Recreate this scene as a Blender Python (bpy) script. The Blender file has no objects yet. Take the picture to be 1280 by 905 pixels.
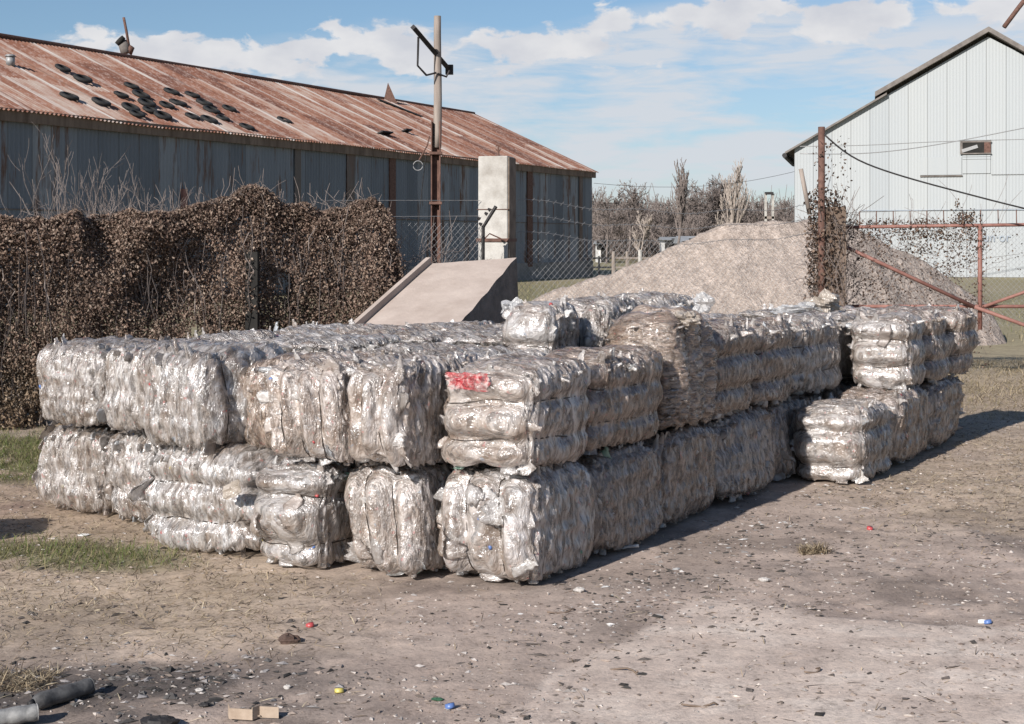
import bpy, math, random
import numpy as np
from mathutils import Vector
random.seed(7)
RNG = np.random.default_rng(11)
C = bpy.context.scene.collection
F, HZ, CH = 1800.0, 302.0, 1.7           # focal length in px, horizon row, eye height
R = math.radians

# ---------------------------------------------------------------- helpers
def G(px, py, z=0.0):
    Y = (CH - z) * F / (py - HZ)
    return np.array([(px - 640) / F * Y, Y, z])
def P(px, py, Y):
    return np.array([(px - 640) / F * Y, Y, CH + (HZ - py) / F * Y])

def mesh_obj(name, V, faces, mat, parent=None, col=None, smooth=False, uv=None):
    V = np.asarray(V, dtype=np.float32).reshape(-1, 3)
    me = bpy.data.meshes.new(name)
    fs = [np.asarray(f, dtype=np.int32) for f in faces if len(f)]
    me.vertices.add(len(V)); me.vertices.foreach_set('co', V.ravel())
    loops = np.concatenate([f.ravel() for f in fs])
    tot = np.concatenate([np.full(len(f), f.shape[1], np.int32) for f in fs])
    start = np.concatenate([[0], np.cumsum(tot)[:-1]]).astype(np.int32)
    me.loops.add(len(loops)); me.loops.foreach_set('vertex_index', loops)
    me.polygons.add(len(tot))
    me.polygons.foreach_set('loop_start', start)
    me.polygons.foreach_set('use_smooth', np.full(len(tot), smooth))
    me.update(calc_edges=True)
    if col is not None:
        a = me.color_attributes.new('Col', 'FLOAT_COLOR', 'POINT')
        c = np.ones((len(V), 4), np.float32); c[:, :3] = col
        a.data.foreach_set('color', c.ravel())
    me.materials.append(mat)
    o = bpy.data.objects.new(name, me); C.objects.link(o)
    if parent is not None: o.parent = parent
    return o

class MB:
    """collects shapes and links them as ONE mesh"""
    def __init__(s): s.v = []; s.q = []; s.t = []; s.c = []; s.n = 0
    def add(s, V, q=None, t=None, col=None):
        V = np.asarray(V, float).reshape(-1, 3)
        s.v.append(V)
        if q is not None and len(q): s.q.append(np.asarray(q, int) + s.n)
        if t is not None and len(t): s.t.append(np.asarray(t, int) + s.n)
        c = np.ones((len(V), 3)) * (np.array([.5, .5, .5]) if col is None else np.asarray(col))
        s.c.append(c); s.n += len(V); return s
    def box(s, c, size, rot=None, col=None, taper=1.0):
        x, y, z = [k / 2 for k in size]
        V = np.array([[-x, -y, -z], [x, -y, -z], [x, y, -z], [-x, y, -z],
                      [-x * taper, -y * taper, z], [x * taper, -y * taper, z], [x * taper, y * taper, z], [-x * taper, y * taper, z]])
        if rot is not None: V = V @ np.asarray(rot).T
        return s.add(V + np.asarray(c), q=[[0, 3, 2, 1], [4, 5, 6, 7], [0, 1, 5, 4], [1, 2, 6, 5], [2, 3, 7, 6], [3, 0, 4, 7]], col=col)
    def tube(s, pts, rad, n=8, col=None, caps=True, closed=False):
        pts = np.asarray(pts, float); k = len(pts)
        rad = np.ones(k) * rad
        T = np.gradient(pts, axis=0) if not closed else np.roll(pts, -1, 0) - np.roll(pts, 1, 0)
        T /= np.linalg.norm(T, axis=1)[:, None] + 1e-9
        up = np.array([0, 0, 1.]) if abs(T[:, 2]).mean() < .9 else np.array([1., 0, 0])
        A = np.cross(T, up); A /= np.linalg.norm(A, axis=1)[:, None] + 1e-9
        B = np.cross(T, A)
        a = np.arange(n) / n * 2 * math.pi
        V = pts[:, None] + rad[:, None, None] * (np.cos(a)[None, :, None] * A[:, None] + np.sin(a)[None, :, None] * B[:, None])
        V = V.reshape(-1, 3); q = []
        kk = k if closed else k - 1
        for i in range(kk):
            i2 = (i + 1) % k
            for j in range(n):
                q.append([i * n + j, i * n + (j + 1) % n, i2 * n + (j + 1) % n, i2 * n + j])
        t = []
        if caps and not closed:
            V = np.vstack([V, pts[0], pts[-1]])
            for j in range(n):
                t.append([k * n, (j + 1) % n, j]); t.append([k * n + 1, (k - 1) * n + j, (k - 1) * n + (j + 1) % n])
        return s.add(V, q=q, t=t, col=col)
    def build(s, name, mat, parent=None, smooth=False, usecol=False):
        fs = []
        if s.q: fs.append(np.vstack(s.q))
        if s.t: fs.append(np.vstack(s.t))
        return mesh_obj(name, np.vstack(s.v), fs, mat, parent, np.vstack(s.c) if usecol else None, smooth)

def empty(name, loc=(0, 0, 0), rz=0):
    o = bpy.data.objects.new(name, None); C.objects.link(o)
    o.location = loc; o.rotation_euler = (0, 0, rz); o.empty_display_size = .1; return o
def tag(o, label=None, cat=None, group=None, kind=None):
    if label: o['label'] = label
    if cat: o['category'] = cat
    if group: o['group'] = group
    if kind: o['kind'] = kind
    return o
def recenter(o):
    """put a single-mesh thing's origin at its base"""
    me = o.data; n = len(me.vertices); v = np.empty(n * 3, np.float32); me.vertices.foreach_get('co', v); v = v.reshape(-1, 3)
    c = np.array([(v[:, 0].min() + v[:, 0].max()) / 2, (v[:, 1].min() + v[:, 1].max()) / 2, v[:, 2].min()], np.float32)
    me.vertices.foreach_set('co', (v - c).ravel()); o.location = c.tolist(); me.update(); return o

# value noise
def _hash(ix, iy, seed):
    h = (ix.astype(np.int64) * 374761393 + iy.astype(np.int64) * 668265263 + seed * 974711) & 0x7fffffff
    h = ((h ^ (h >> 13)) * 1274126177) & 0x7fffffff
    return ((h ^ (h >> 16)) & 0xffff) / 65535.0
def vnoise(x, y, seed=0):
    ix, iy = np.floor(x), np.floor(y); fx, fy = x - ix, y - iy
    fx = fx * fx * (3 - 2 * fx); fy = fy * fy * (3 - 2 * fy)
    a = _hash(ix, iy, seed); b = _hash(ix + 1, iy, seed); c = _hash(ix, iy + 1, seed); d = _hash(ix + 1, iy + 1, seed)
    return (a * (1 - fx) + b * fx) * (1 - fy) + (c * (1 - fx) + d * fx) * fy
def fbm(x, y, seed=0, o=4):
    s = 0; a = .5; t = 0
    for k in range(o):
        s = s + a * vnoise(x * 2 ** k, y * 2 ** k, seed + k * 17); t += a; a *= .5
    return s / t
def vnoise3(p, seed=0):
    i = np.floor(p); f = p - i; f = f * f * (3 - 2 * f); r = 0
    for dz in (0, 1):
        h = seed * 31 + (i[:, 2] + dz) * 1619
        def H(ix, iy): return _hash(ix + h, iy - h * 3, seed)
        a = H(i[:, 0], i[:, 1]); b = H(i[:, 0] + 1, i[:, 1]); c = H(i[:, 0], i[:, 1] + 1); d = H(i[:, 0] + 1, i[:, 1] + 1)
        v = (a * (1 - f[:, 0]) + b * f[:, 0]) * (1 - f[:, 1]) + (c * (1 - f[:, 0]) + d * f[:, 0]) * f[:, 1]
        r = r + v * (f[:, 2] if dz else 1 - f[:, 2])
    return r
def sst(a, b, x):
    t = np.clip((x - a) / (b - a), 0, 1); return t * t * (3 - 2 * t)

# ---------------------------------------------------------------- materials
class NT:
    def __init__(s, name):
        s.m = bpy.data.materials.new(name); s.m.use_nodes = True; s.t = s.m.node_tree; s.t.nodes.clear()
        s.out = s.n('ShaderNodeOutputMaterial')
    def n(s, kind, **kw):
        nd = s.t.nodes.new(kind)
        for k, v in kw.items():
            if isinstance(k, str) and hasattr(nd, k) and k not in ('inputs',): setattr(nd, k, v)
        return nd
    def l(s, a, b): s.t.links.new(a, b)
    def val(s, sock, v):
        if hasattr(v, 'is_linked') or isinstance(v, bpy.types.NodeSocket): s.l(v, sock)
        else: sock.default_value = v
    def coord(s, kind='Object', scale=(1, 1, 1)):
        tc = s.n('ShaderNodeTexCoord'); mp = s.n('ShaderNodeMapping'); mp.inputs['Scale'].default_value = scale
        s.l(tc.outputs[kind], mp.inputs['Vector']); return mp.outputs[0]
    def noise(s, vec, scale, detail=4, rough=.55, dist=0):
        n = s.n('ShaderNodeTexNoise'); s.l(vec, n.inputs['Vector'])
        n.inputs['Scale'].default_value = scale; n.inputs['Detail'].default_value = detail
        n.inputs['Roughness'].default_value = rough; n.inputs['Distortion'].default_value = dist
        return n.outputs[0]
    def voro(s, vec, scale, feature='F1', out=0):
        n = s.n('ShaderNodeTexVoronoi'); n.feature = feature; s.l(vec, n.inputs['Vector']); n.inputs['Scale'].default_value = scale
        return n.outputs[out]
    def ramp(s, fac, stops):
        r = s.n('ShaderNodeValToRGB'); e = r.color_ramp.elements
        while len(e) < len(stops): e.new(.5)
        for k, (p, c) in enumerate(stops):
            e[k].position = p; e[k].color = (*c, 1) if isinstance(c, (tuple, list)) else (c, c, c, 1)
        s.l(fac, r.inputs[0]); return r.outputs[0]
    def mix(s, fac, a, b, mode='MIX'):
        m = s.n('ShaderNodeMix'); m.data_type = 'RGBA'; m.blend_type = mode
        s.val(m.inputs[0], fac)
        for k, v in ((6, a), (7, b)):
            if isinstance(v, bpy.types.NodeSocket): s.l(v, m.inputs[k])
            else: m.inputs[k].default_value = (*v, 1)
        return m.outputs[2]
    def math(s, op, a, b=0.0, c=0.0, clamp=False):
        m = s.n('ShaderNodeMath'); m.operation = op; m.use_clamp = clamp
        s.val(m.inputs[0], a); s.val(m.inputs[1], b); s.val(m.inputs[2], c); return m.outputs[0]
    def attr(s, name='Col'):
        a = s.n('ShaderNodeAttribute'); a.attribute_name = name; return a.outputs['Color']
    def bump(s, h, strength=.5, dist=.01, normal=None):
        b = s.n('ShaderNodeBump'); s.l(h, b.inputs['Height']); b.inputs['Strength'].default_value = strength
        b.inputs['Distance'].default_value = dist
        if normal is not None: s.l(normal, b.inputs['Normal'])
        return b.outputs[0]
    def bsdf(s, col, rough=.7, metal=0, spec=.3, normal=None, **kw):
        p = s.n('ShaderNodeBsdfPrincipled')
        if isinstance(col, bpy.types.NodeSocket): s.l(col, p.inputs['Base Color'])
        else: p.inputs['Base Color'].default_value = (*col, 1)
        s.val(p.inputs['Roughness'], rough); s.val(p.inputs['Metallic'], metal)
        s.val(p.inputs['Specular IOR Level'], spec)
        if normal is not None: s.l(normal, p.inputs['Normal'])
        return p.outputs[0]
    def done(s, sh): s.l(sh, s.out.inputs[0]); return s.m

def m_simple(name, a, b, scale=8, rough=.8, metal=0, spec=.3, bump=.3, bd=.004, stretch=(1, 1, 1), attr=False):
    t = NT(name); v = t.coord('Object', stretch)
    f = t.noise(v, scale, 6, .65)
    c = t.mix(t.ramp(f, [(.3, 0), (.7, 1)]), a, b)
    if attr: c = t.mix(1.0, t.attr(), t.mix(t.ramp(f, [(.3, 0), (.7, 1)]), (.75,) * 3, (1.15,) * 3), 'MULTIPLY')
    return t.done(t.bsdf(c, rough, metal, spec, t.bump(t.noise(v, scale * 4, 5, .7), bump, bd)))

def m_plastic():
    t = NT('crushed_clear_plastic'); v = t.coord('Object')
    n1 = t.noise(v, 40, 2, .5, 1.0); n2 = t.noise(v, 14, 4, .6, .5)
    vo = t.voro(v, 60, 'F1')
    nh = t.noise(v, 150, 2, .6, .8)
    h = t.math('ADD', t.math('MULTIPLY', n1, .9), t.math('MULTIPLY', vo, .4))
    nrm = t.bump(nh, .3, .0015, t.bump(h, .9, .007))
    col = t.mix(1.0, t.attr(), t.ramp(n2, [(.32, (.68, .62, .56)), (.5, (.98, .96, .94)), (.66, (1.2, 1.2, 1.2))]), 'MULTIPLY')
    p = t.n('ShaderNodeBsdfPrincipled'); t.l(col, p.inputs['Base Color'])
    p.inputs['Roughness'].default_value = .20; p.inputs['Specular IOR Level'].default_value = .6
    t.l(nrm, p.inputs['Normal'])
    p.inputs['Coat Weight'].default_value = .4; p.inputs['Coat Roughness'].default_value = .06
    tl = t.n('ShaderNodeBsdfTranslucent'); t.l(col, tl.inputs['Color'])
    tr = t.n('ShaderNodeBsdfTransparent'); tr.inputs['Color'].default_value = (.92, .92, .92, 1)
    m1 = t.n('ShaderNodeMixShader'); m1.inputs[0].default_value = .18; t.l(p.outputs[0], m1.inputs[1]); t.l(tl.outputs[0], m1.inputs[2])
    m2 = t.n('ShaderNodeMixShader'); m2.inputs[0].default_value = .36; t.l(m1.outputs[0], m2.inputs[1]); t.l(tr.outputs[0], m2.inputs[2])
    gl = t.n('ShaderNodeBsdfGlossy'); gl.inputs['Color'].default_value = (.95, .96, .97, 1); gl.inputs['Roughness'].default_value = .33
    nrm2 = t.bump(t.noise(v, 62, 1, .5, 1.5), 1.0, .008); t.l(nrm2, gl.inputs['Normal'])
    m3 = t.n('ShaderNodeMixShader'); m3.inputs[0].default_value = .10; t.l(m2.outputs[0], m3.inputs[1]); t.l(gl.outputs[0], m3.inputs[2])
    return t.done(m3.outputs[0])

def m_skin(ax):
    st = [1, 1, 1]; st[ax] = 3.6
    t = NT('clear_crinkled_layer'); v = t.coord('Object', tuple(st)); vi = t.coord('Object'); 
    oi = t.n('ShaderNodeObjectInfo'); rnd = oi.outputs['Random']
    vv = t.n('ShaderNodeVectorMath'); vv.operation = 'ADD'; t.l(v, vv.inputs[0])
    cb = t.n('ShaderNodeCombineXYZ'); t.l(t.math('MULTIPLY', rnd, 37.0), cb.inputs[0]); t.l(t.math('MULTIPLY', rnd, 91.0), cb.inputs[2]); t.l(cb.outputs[0], vv.inputs[1]); sv = t.n('ShaderNodeVectorMath'); sv.operation = 'SCALE'; t.l(vv.outputs[0], sv.inputs[0]); t.l(t.math('MULTIPLY_ADD', t.math('FRACT', t.math('MULTIPLY', rnd, 7.3)), .55, .68), sv.inputs['Scale']); v = sv.outputs[0]
    h1 = t.noise(v, 19, 3, .6, .4); h2 = t.noise(v, 55, 2, .5, .4)
    rid = t.math('ABSOLUTE', t.math('SUBTRACT', h1, .5)); rid2 = t.math('ABSOLUTE', t.math('SUBTRACT', h2, .5))
    nrm = t.bump(rid2, 1.0, .0055, t.bump(rid, 1.0, .020))
    c1 = t.noise(v, 7, 4, .6, .8); c2 = t.noise(v, 26, 4, .65, .6)
    f = t.math('ADD', t.math('MULTIPLY', c1, .55), t.math('MULTIPLY', c2, .45))
    col = t.ramp(f, [(.37, (.24, .20, .172)), (.45, (.37, .33, .30)), (.52, (.46, .432, .41)), (.62, (.57, .558, .548))])
    big = t.ramp(t.noise(v, 5.5, 2, .5, .4), [(.36, (.66, .58, .52)), (.48, (1.0, .98, .96)), (.62, (1.1, 1.1, 1.12))])
    col = t.mix(1.0, col, big, 'MULTIPLY')
    col = t.mix(t.math('MULTIPLY', rnd, .5), col, t.mix(1.0, col, (.86, .76, .66), 'MULTIPLY'))
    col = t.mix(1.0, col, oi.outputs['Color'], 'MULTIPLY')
    spk = t.ramp(t.noise(vi, 31, 2, .5), [(.68, 0), (.71, 1)])
    col = t.mix(t.math('MULTIPLY', spk, .55), col, (.62, .22, .20))
    spb = t.ramp(t.noise(vi, 27, 2, .5, .3), [(.26, 1), (.29, 0)])
    col = t.mix(t.math('MULTIPLY', spb, .4), col, (.30, .42, .55))
    p = t.n('ShaderNodeBsdfPrincipled'); t.l(col, p.inputs['Base Color']); p.inputs['Roughness'].default_value = .28; p.inputs['Specular IOR Level'].default_value = .6; t.l(nrm, p.inputs['Normal'])
    p.inputs['Coat Weight'].default_value = .3; p.inputs['Coat Roughness'].default_value = .10
    gl = t.n('ShaderNodeBsdfGlossy'); gl.inputs['Color'].default_value = (.95, .96, .97, 1); gl.inputs['Roughness'].default_value = .25; t.l(nrm, gl.inputs['Normal'])
    m0 = t.n('ShaderNodeMixShader'); m0.inputs[0].default_value = .12; t.l(p.outputs[0], m0.inputs[1]); t.l(gl.outputs[0], m0.inputs[2])
    tr = t.n('ShaderNodeBsdfTransparent'); tr.inputs['Color'].default_value = (.95, .94, .93, 1)
    al = t.ramp(t.noise(v, 13, 3, .6, .9), [(.38, .08), (.50, .30), (.60, .66)])
    m1 = t.n('ShaderNodeMixShader'); t.l(al, m1.inputs[0]); t.l(m0.outputs[0], m1.inputs[1]); t.l(tr.outputs[0], m1.inputs[2])
    return t.done(m1.outputs[0])

def m_core():
    t = NT('dusty_pressed_plastic'); v = t.coord('Object')
    n = t.noise(v, 26, 5, .65, .8)
    col = t.ramp(n, [(.32, (.06, .046, .037)), (.5, (.20, .165, .14)), (.68, (.40, .36, .32))])
    return t.done(t.bsdf(col, .3, 0, .6, t.bump(t.noise(v, 45, 4, .6, .5), .8, .015)))

def m_metal_panels(name, cols, pitch, axis='X', rust=.0, rough=.6, spec=.35, streak=(1, 1, .12)):
    """sheets side by side: every sheet a shade of its own, worn streaks running down it"""
    t = NT(name); tc = t.n('ShaderNodeTexCoord'); sp = t.n('ShaderNodeSeparateXYZ'); t.l(tc.outputs['Object'], sp.inputs[0])
    u = sp.outputs[axis]
    pid = t.math('FLOOR', t.math('DIVIDE', u, pitch))
    wn = t.n('ShaderNodeTexWhiteNoise'); wn.noise_dimensions = '1D'; t.l(pid, wn.inputs['W'])
    v = t.coord('Object', streak); n = t.noise(v, 1.6, 6, .65)
    f = t.math('ADD', t.math('MULTIPLY', wn.outputs['Value'], .5), t.math('MULTIPLY', n, .5))
    col = t.ramp(f, cols)
    if rust > 0:
        r = t.noise(v, 3.1, 5, .7)
        m = t.ramp(t.math('ADD', r, t.math('MULTIPLY', wn.outputs['Value'], .12)), [(.66 - rust, 0), (.74 - rust * .6, 1)])
        col = t.mix(m, col, (.12, .07, .05))
    fr = t.math('FRACT', t.math('DIVIDE', u, pitch))
    seam = t.math('LESS_THAN', fr, .035)
    col = t.mix(t.math('MULTIPLY', seam, .45), col, (.06, .055, .05))
    return t.done(t.bsdf(col, rough, 0, spec, t.bump(n, .3, .02)))

def m_roof():
    t = NT('rusted_corrugated_roof'); tc = t.n('ShaderNodeTexCoord'); sp = t.n('ShaderNodeSeparateXYZ'); t.l(tc.outputs['Object'], sp.inputs[0])
    u, w = sp.outputs['X'], sp.outputs['Y']
    pid = t.math('FLOOR', t.math('DIVIDE', u, .83)); row = t.math('FLOOR', t.math('DIVIDE', w, 2.6))
    cb = t.n('ShaderNodeCombineXYZ'); t.l(pid, cb.inputs[0]); t.l(row, cb.inputs[1])
    wn = t.n('ShaderNodeTexWhiteNoise'); wn.noise_dimensions = '2D'; t.l(cb.outputs[0], wn.inputs['Vector'])
    v = t.coord('Object', (1, .35, .35))
    n = t.noise(v, 1.7, 8, .72); nb = t.noise(t.coord('Object', (.35, .35, .35)), .7, 4, .6); nf = t.noise(t.coord('Object', (1, .5, .5)), 9, 5, .7)
    f = t.math('ADD', t.math('ADD', t.math('MULTIPLY', wn.outputs['Value'], .22), t.math('MULTIPLY', n, .48)), t.math('MULTIPLY', nb, .30))
    rust = t.ramp(f, [(.36, (.11, .052, .038)), (.47, (.20, .088, .056)), (.56, (.27, .14, .095)), (.66, (.40, .33, .28))])
    rust = t.mix(t.ramp(nf, [(.50, 0), (.60, .6)]), rust, (.36, .26, .22))
    fr = t.math('FRACT', t.math('DIVIDE', u, 1.66))
    wav = t.math('ADD', fr, t.math('MULTIPLY', t.math('SUBTRACT', n, .5), .22))
    band = t.ramp(wav, [(.0, 0), (.05, 1), (.15, 1), (.20, 0)])
    band = t.math('MULTIPLY', band, t.ramp(wn.outputs['Value'], [(.15, .25), (.6, 1)]))
    col = t.mix(t.math('MULTIPLY', band, t.ramp(nb, [(.34, .25), (.55, 1.0)])), rust, (.46, .41, .37))
    dk = t.math('LESS_THAN', t.math('FRACT', t.math('DIVIDE', u, .83)), .05)
    col = t.mix(t.math('MULTIPLY', dk, .35), col, (.09, .05, .035))
    return t.done(t.bsdf(col, .75, 0, .2, t.bump(nf, .25, .01)))

def m_ground():
    t = NT('dry_dirt'); v = t.coord('Object'); 
    n1 = t.noise(v, 9, 8, .7); n2 = t.noise(v, 60, 5, .7); n3 = t.noise(v, 2.2, 5, .6)
    f = t.math('ADD', t.math('MULTIPLY', n1, .5), t.math('MULTIPLY', n2, .5))
    k = t.ramp(f, [(.34, (.50, .48, .46)), (.47, (.95, .95, .95)), (.66, (1.35, 1.32, 1.28))])
    k2 = t.ramp(n3, [(.3, (.86, .84, .84)), (.7, (1.1, 1.1, 1.1))])
    col = t.mix(1.0, t.mix(1.0, t.attr(), k, 'MULTIPLY'), k2, 'MULTIPLY')
    gr = t.voro(v, 110, 'F1')
    h = t.math('ADD', t.math('MULTIPLY', n2, 1.0), t.math('MULTIPLY', gr, .15))
    b1 = t.bump(n1, .35, .02); b2 = t.bump(h, .35, .008, b1)
    return t.done(t.bsdf(col, .93, 0, .12, b2))

def m_gravel():
    t = NT('pinkish_gravel'); v = t.coord('Object')
    vo = t.n('ShaderNodeTexVoronoi'); t.l(v, vo.inputs['Vector']); vo.inputs['Scale'].default_value = 30
    vo2 = t.n('ShaderNodeTexVoronoi'); t.l(v, vo2.inputs['Vector']); vo2.inputs['Scale'].default_value = 9
    c1 = t.ramp(vo.outputs['Color'], [(0, (.25, .205, .175)), (.5, (.335, .28, .24)), (1, (.44, .38, .335))])
    c2 = t.ramp(vo2.outputs['Color'], [(0, (.8,) * 3), (1, (1.2,) * 3)])
    c3 = t.ramp(t.noise(v, .9, 5, .6), [(.3, (.88, .86, .84)), (.7, (1.1, 1.08, 1.06))])
    col = t.mix(1.0, t.mix(1.0, c1, c2, 'MULTIPLY'), c3, 'MULTIPLY')
    nb = t.bump(vo2.outputs['Distance'], .3, .05); nb = t.bump(vo.outputs['Distance'], .5, .04, nb)
    return t.done(t.bsdf(col, .92, 0, .15, nb))

def m_attr(name, rough=.85, spec=.2, sub=0.0, nscale=40):
    t = NT(name); v = t.coord('Object')
    col = t.mix(1.0, t.attr(), t.ramp(t.noise(v, nscale, 3, .6), [(.3, (.75,) * 3), (.7, (1.2,) * 3)]), 'MULTIPLY')
    p = t.bsdf(col, rough, 0, spec)
    if sub > 0:
        tl = t.n('ShaderNodeBsdfTranslucent'); t.l(col, tl.inputs['Color'])
        m = t.n('ShaderNodeMixShader'); m.inputs[0].default_value = sub; t.l(p, m.inputs[1]); t.l(tl.outputs[0], m.inputs[2]); p = m.outputs[0]
    return t.done(p)

M = {}
M['plastic'] = m_plastic(); M['skin'] = [m_skin(0), m_skin(1), m_skin(2)]; M['core'] = m_core()
M['wire'] = m_simple('rusty_tie_wire', (.02, .016, .014), (.06, .045, .035), 30, .6)
M['roof'] = m_roof(); M['ground'] = m_ground(); M['gravel'] = m_gravel()
M['wall_zinc'] = m_metal_panels('weathered_zinc_wall', [(.2, (.12, .135, .155)), (.42, (.155, .175, .20)), (.6, (.20, .22, .245)), (.85, (.28, .295, .31))], .83, 'X', .05)
M['wall_white'] = m_metal_panels('pale_painted_corrugated_wall', [(.2, (.335, .355, .362)), (.5, (.36, .378, .382)), (.8, (.38, .394, .39))], .9, 'X', 0, .7, .2, (1, 1, .08))
M['wood'] = m_simple('old_grey_brown_wood', (.10, .07, .05), (.24, .18, .14), 5, .85, stretch=(1, 1, .15), bump=.6)
M['wood_grey'] = m_simple('weathered_grey_pole_wood', (.15, .12, .10), (.33, .28, .24), 14, .85, stretch=(1, 1, .12), bump=.6)
M['fascia'] = m_simple('weathered_fascia_board', (.11, .095, .085), (.22, .195, .175), 2.5, .85)
M['rust'] = m_simple('rusted_steel', (.07, .036, .027), (.17, .095, .072), 12, .8)
M['redox'] = m_simple('faded_red_oxide_paint', (.17, .075, .06), (.30, .155, .125), 9, .65, bump=.2)
M['black'] = m_simple('dark_painted_steel', (.012, .012, .013), (.045, .04, .038), 20, .6)
M['concrete'] = m_simple('old_stained_concrete', (.25, .225, .195), (.54, .52, .48), 3.0, .9, bump=.7, bd=.01)
M['slab'] = m_simple('pinkish_dusty_concrete', (.34, .275, .235), (.46, .385, .335), 3, .92, bump=.6, bd=.012)
M['slab_side'] = m_simple('rough_broken_concrete_edge', (.14, .12, .105), (.27, .235, .21), 7, .95, bump=1, bd=.03)
M['plinth'] = m_simple('stained_concrete_plinth', (.16, .155, .145), (.30, .285, .27), 2, .9)
M['rubber'] = m_simple('weathered_tyre_rubber', (.012, .012, .012), (.04, .038, .036), 20, .75)
M['galv'] = m_simple('galvanised_wire', (.22, .22, .22), (.38, .37, .36), 20, .5, .3)
M['leaf'] = m_attr('dead_vine_leaf', .85, .15, .15)
M['bark_pale'] = m_simple('pale_bare_bark', (.24, .20, .17), (.42, .36, .31), 6, .9)
M['bark'] = m_simple('brown_grey_bark', (.125, .10, .09), (.22, .185, .165), 6, .9)
M['grass'] = m_attr('grass_blade', .8, .2, .25)
M['debris'] = m_attr('small_debris', .85, .25, 0, 60)
M['card'] = m_simple('dusty_cardboard', (.28, .21, .155), (.44, .35, .27), 12, .9)
M['ash_can'] = m_simple('burnt_grey_tin', (.10, .10, .10), (.42, .41, .39), 14, .7, .2, .4, .8)
M['soot_can'] = m_simple('sooty_tin', (.03, .03, .032), (.16, .155, .15), 16, .7, .2, .4, .8)
M['house_white'] = m_simple('whitewashed_wall', (.55, .53, .50), (.70, .68, .65), 2, .9)
M['house_roof'] = m_simple('grey_sheet_roof', (.20, .21, .22), (.32, .33, .34), 2, .8)
M['dark'] = m_simple('dark_opening', (.012, .011, .010), (.03, .028, .025), 3, .9)
M['letter'] = m_simple('faded_blue_grey_lettering', (.25, .29, .34), (.36, .40, .44), 8, .8)
for nm, c in dict(red=(.36, .06, .06), blue=(.08, .14, .32), green=(.07, .20, .12), yellow=(.46, .38, .10), white=(.75, .75, .73), orange=(.60, .16, .02)).items():
    M['cap_' + nm] = m_simple(nm + '_cap_plastic', c, tuple(min(1, k * 1.25) for k in c), 20, .4, spec=.5, bump=.05)
def m_film(name, col, tr):
    t = NT(name); v = t.coord('Object')
    nrm = t.bump(t.noise(v, 24, 4, .6, 1.0), .9, .02)
    p = t.n('ShaderNodeBsdfPrincipled'); p.inputs['Base Color'].default_value = (*col, 1); p.inputs['Roughness'].default_value = .15
    p.inputs['Specular IOR Level'].default_value = .7; t.l(nrm, p.inputs['Normal'])
    x = t.n('ShaderNodeBsdfTransparent'); m = t.n('ShaderNodeMixShader'); m.inputs[0].default_value = tr
    t.l(p.outputs[0], m.inputs[1]); t.l(x.outputs[0], m.inputs[2]); return t.done(m.outputs[0])
M['film'] = m_film('clear_crinkled_film', (.62, .61, .60), .45)
M['red_film'] = m_film('red_printed_film', (.55, .06, .06), .40)
t = NT('red_white_printed_film'); v = t.coord('Object'); nrm = t.bump(t.noise(v, 40, 4, .6, 1.0), 1.0, .02)
cc_ = t.ramp(t.noise(v, 16, 4, .65, 1.0), [(.40, (.45, .04, .05)), (.50, (.55, .13, .13)), (.60, (.62, .45, .42))])
sh_ = t.bsdf(cc_, .2, 0, .7, nrm); x_ = t.n('ShaderNodeBsdfTransparent'); m_ = t.n('ShaderNodeMixShader'); t.l(t.ramp(t.noise(v, 22, 3, .6), [(.4, .15), (.62, .85)]), m_.inputs[0]); t.l(sh_, m_.inputs[1]); t.l(x_.outputs[0], m_.inputs[2]); M['red_film'] = t.done(m_.outputs[0])
M['bag'] = m_film('dirty_beige_bag', (.40, .345, .29), .12)

# ---------------------------------------------------------------- bales
def bottle_templates(n, rng):
    tt = np.array([0, .04, .16, .30, .44, .58, .70, .80, .88, .90, .99])
    rr = np.array([.55, 1, 1, .88, 1, .93, .98, .72, .36, .36, .34])
    A = 8; out = []
    a = np.arange(A) / A * 2 * math.pi
    for k in range(n):
        L, r = rng.uniform(.14, .24), rng.uniform(.026, .040)
        fl = rng.uniform(.22, .5)
        z = (tt - .5) * L
        V = np.zeros((len(tt), A, 3))
        r_ = rr * r * (1 + rng.normal(0, .10, len(tt)))
        r_[-3:] = .36 * r
        flat = np.ones(len(tt)) * fl; flat[-3:] = .8
        V[..., 0] = r_[:, None] * np.cos(a) * (1.25 - .0 * fl)
        V[..., 1] = r_[:, None] * np.sin(a) * flat[:, None]
        V[..., 2] = z[:, None]
        V[:-3] += rng.normal(0, .10, V[:-3].shape) * r * np.array([1, .7, .8])
        V[..., 0] += (rng.normal(0, .25) * r * np.sin(tt * 3.1 + rng.uniform(0, 3)))[:, None]
        V[..., 1] += (rng.normal(0, .4) * r * np.sin(tt * 4.1 + rng.uniform(0, 3)))[:, None]
        out.append(V.reshape(-1, 3))
    q = []
    for i in range(len(tt) - 1):
        for j in range(A): q.append([i * A + j, i * A + (j + 1) % A, (i + 1) * A + (j + 1) % A, (i + 1) * A + j])
    q.append([0, 7, 6, 5]); q.append([0, 5, 4, 3]); q.append([0, 3, 2, 1])
    return np.array(out), np.array(q)
TPL, TQ = bottle_templates(40, RNG)

def palette(n, rng, warm=0.0):
    base = np.array([[.50, .465, .44], [.45, .385, .34], [.43, .45, .47], [.62, .60, .58], [.48, .10, .10], [.20, .34, .26], [.20, .28, .42], [.31, .245, .195], [.48, .39, .33]])
    p = np.array([.50, .20 + warm, .06, .15, .003, .001, .001, .07 + warm * .6, .01]); p /= p.sum()
    k = rng.choice(len(base), n, p=p)
    return np.clip(base[k] * rng.uniform(.72, 1.15, (n, 1)), 0, .85)

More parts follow.
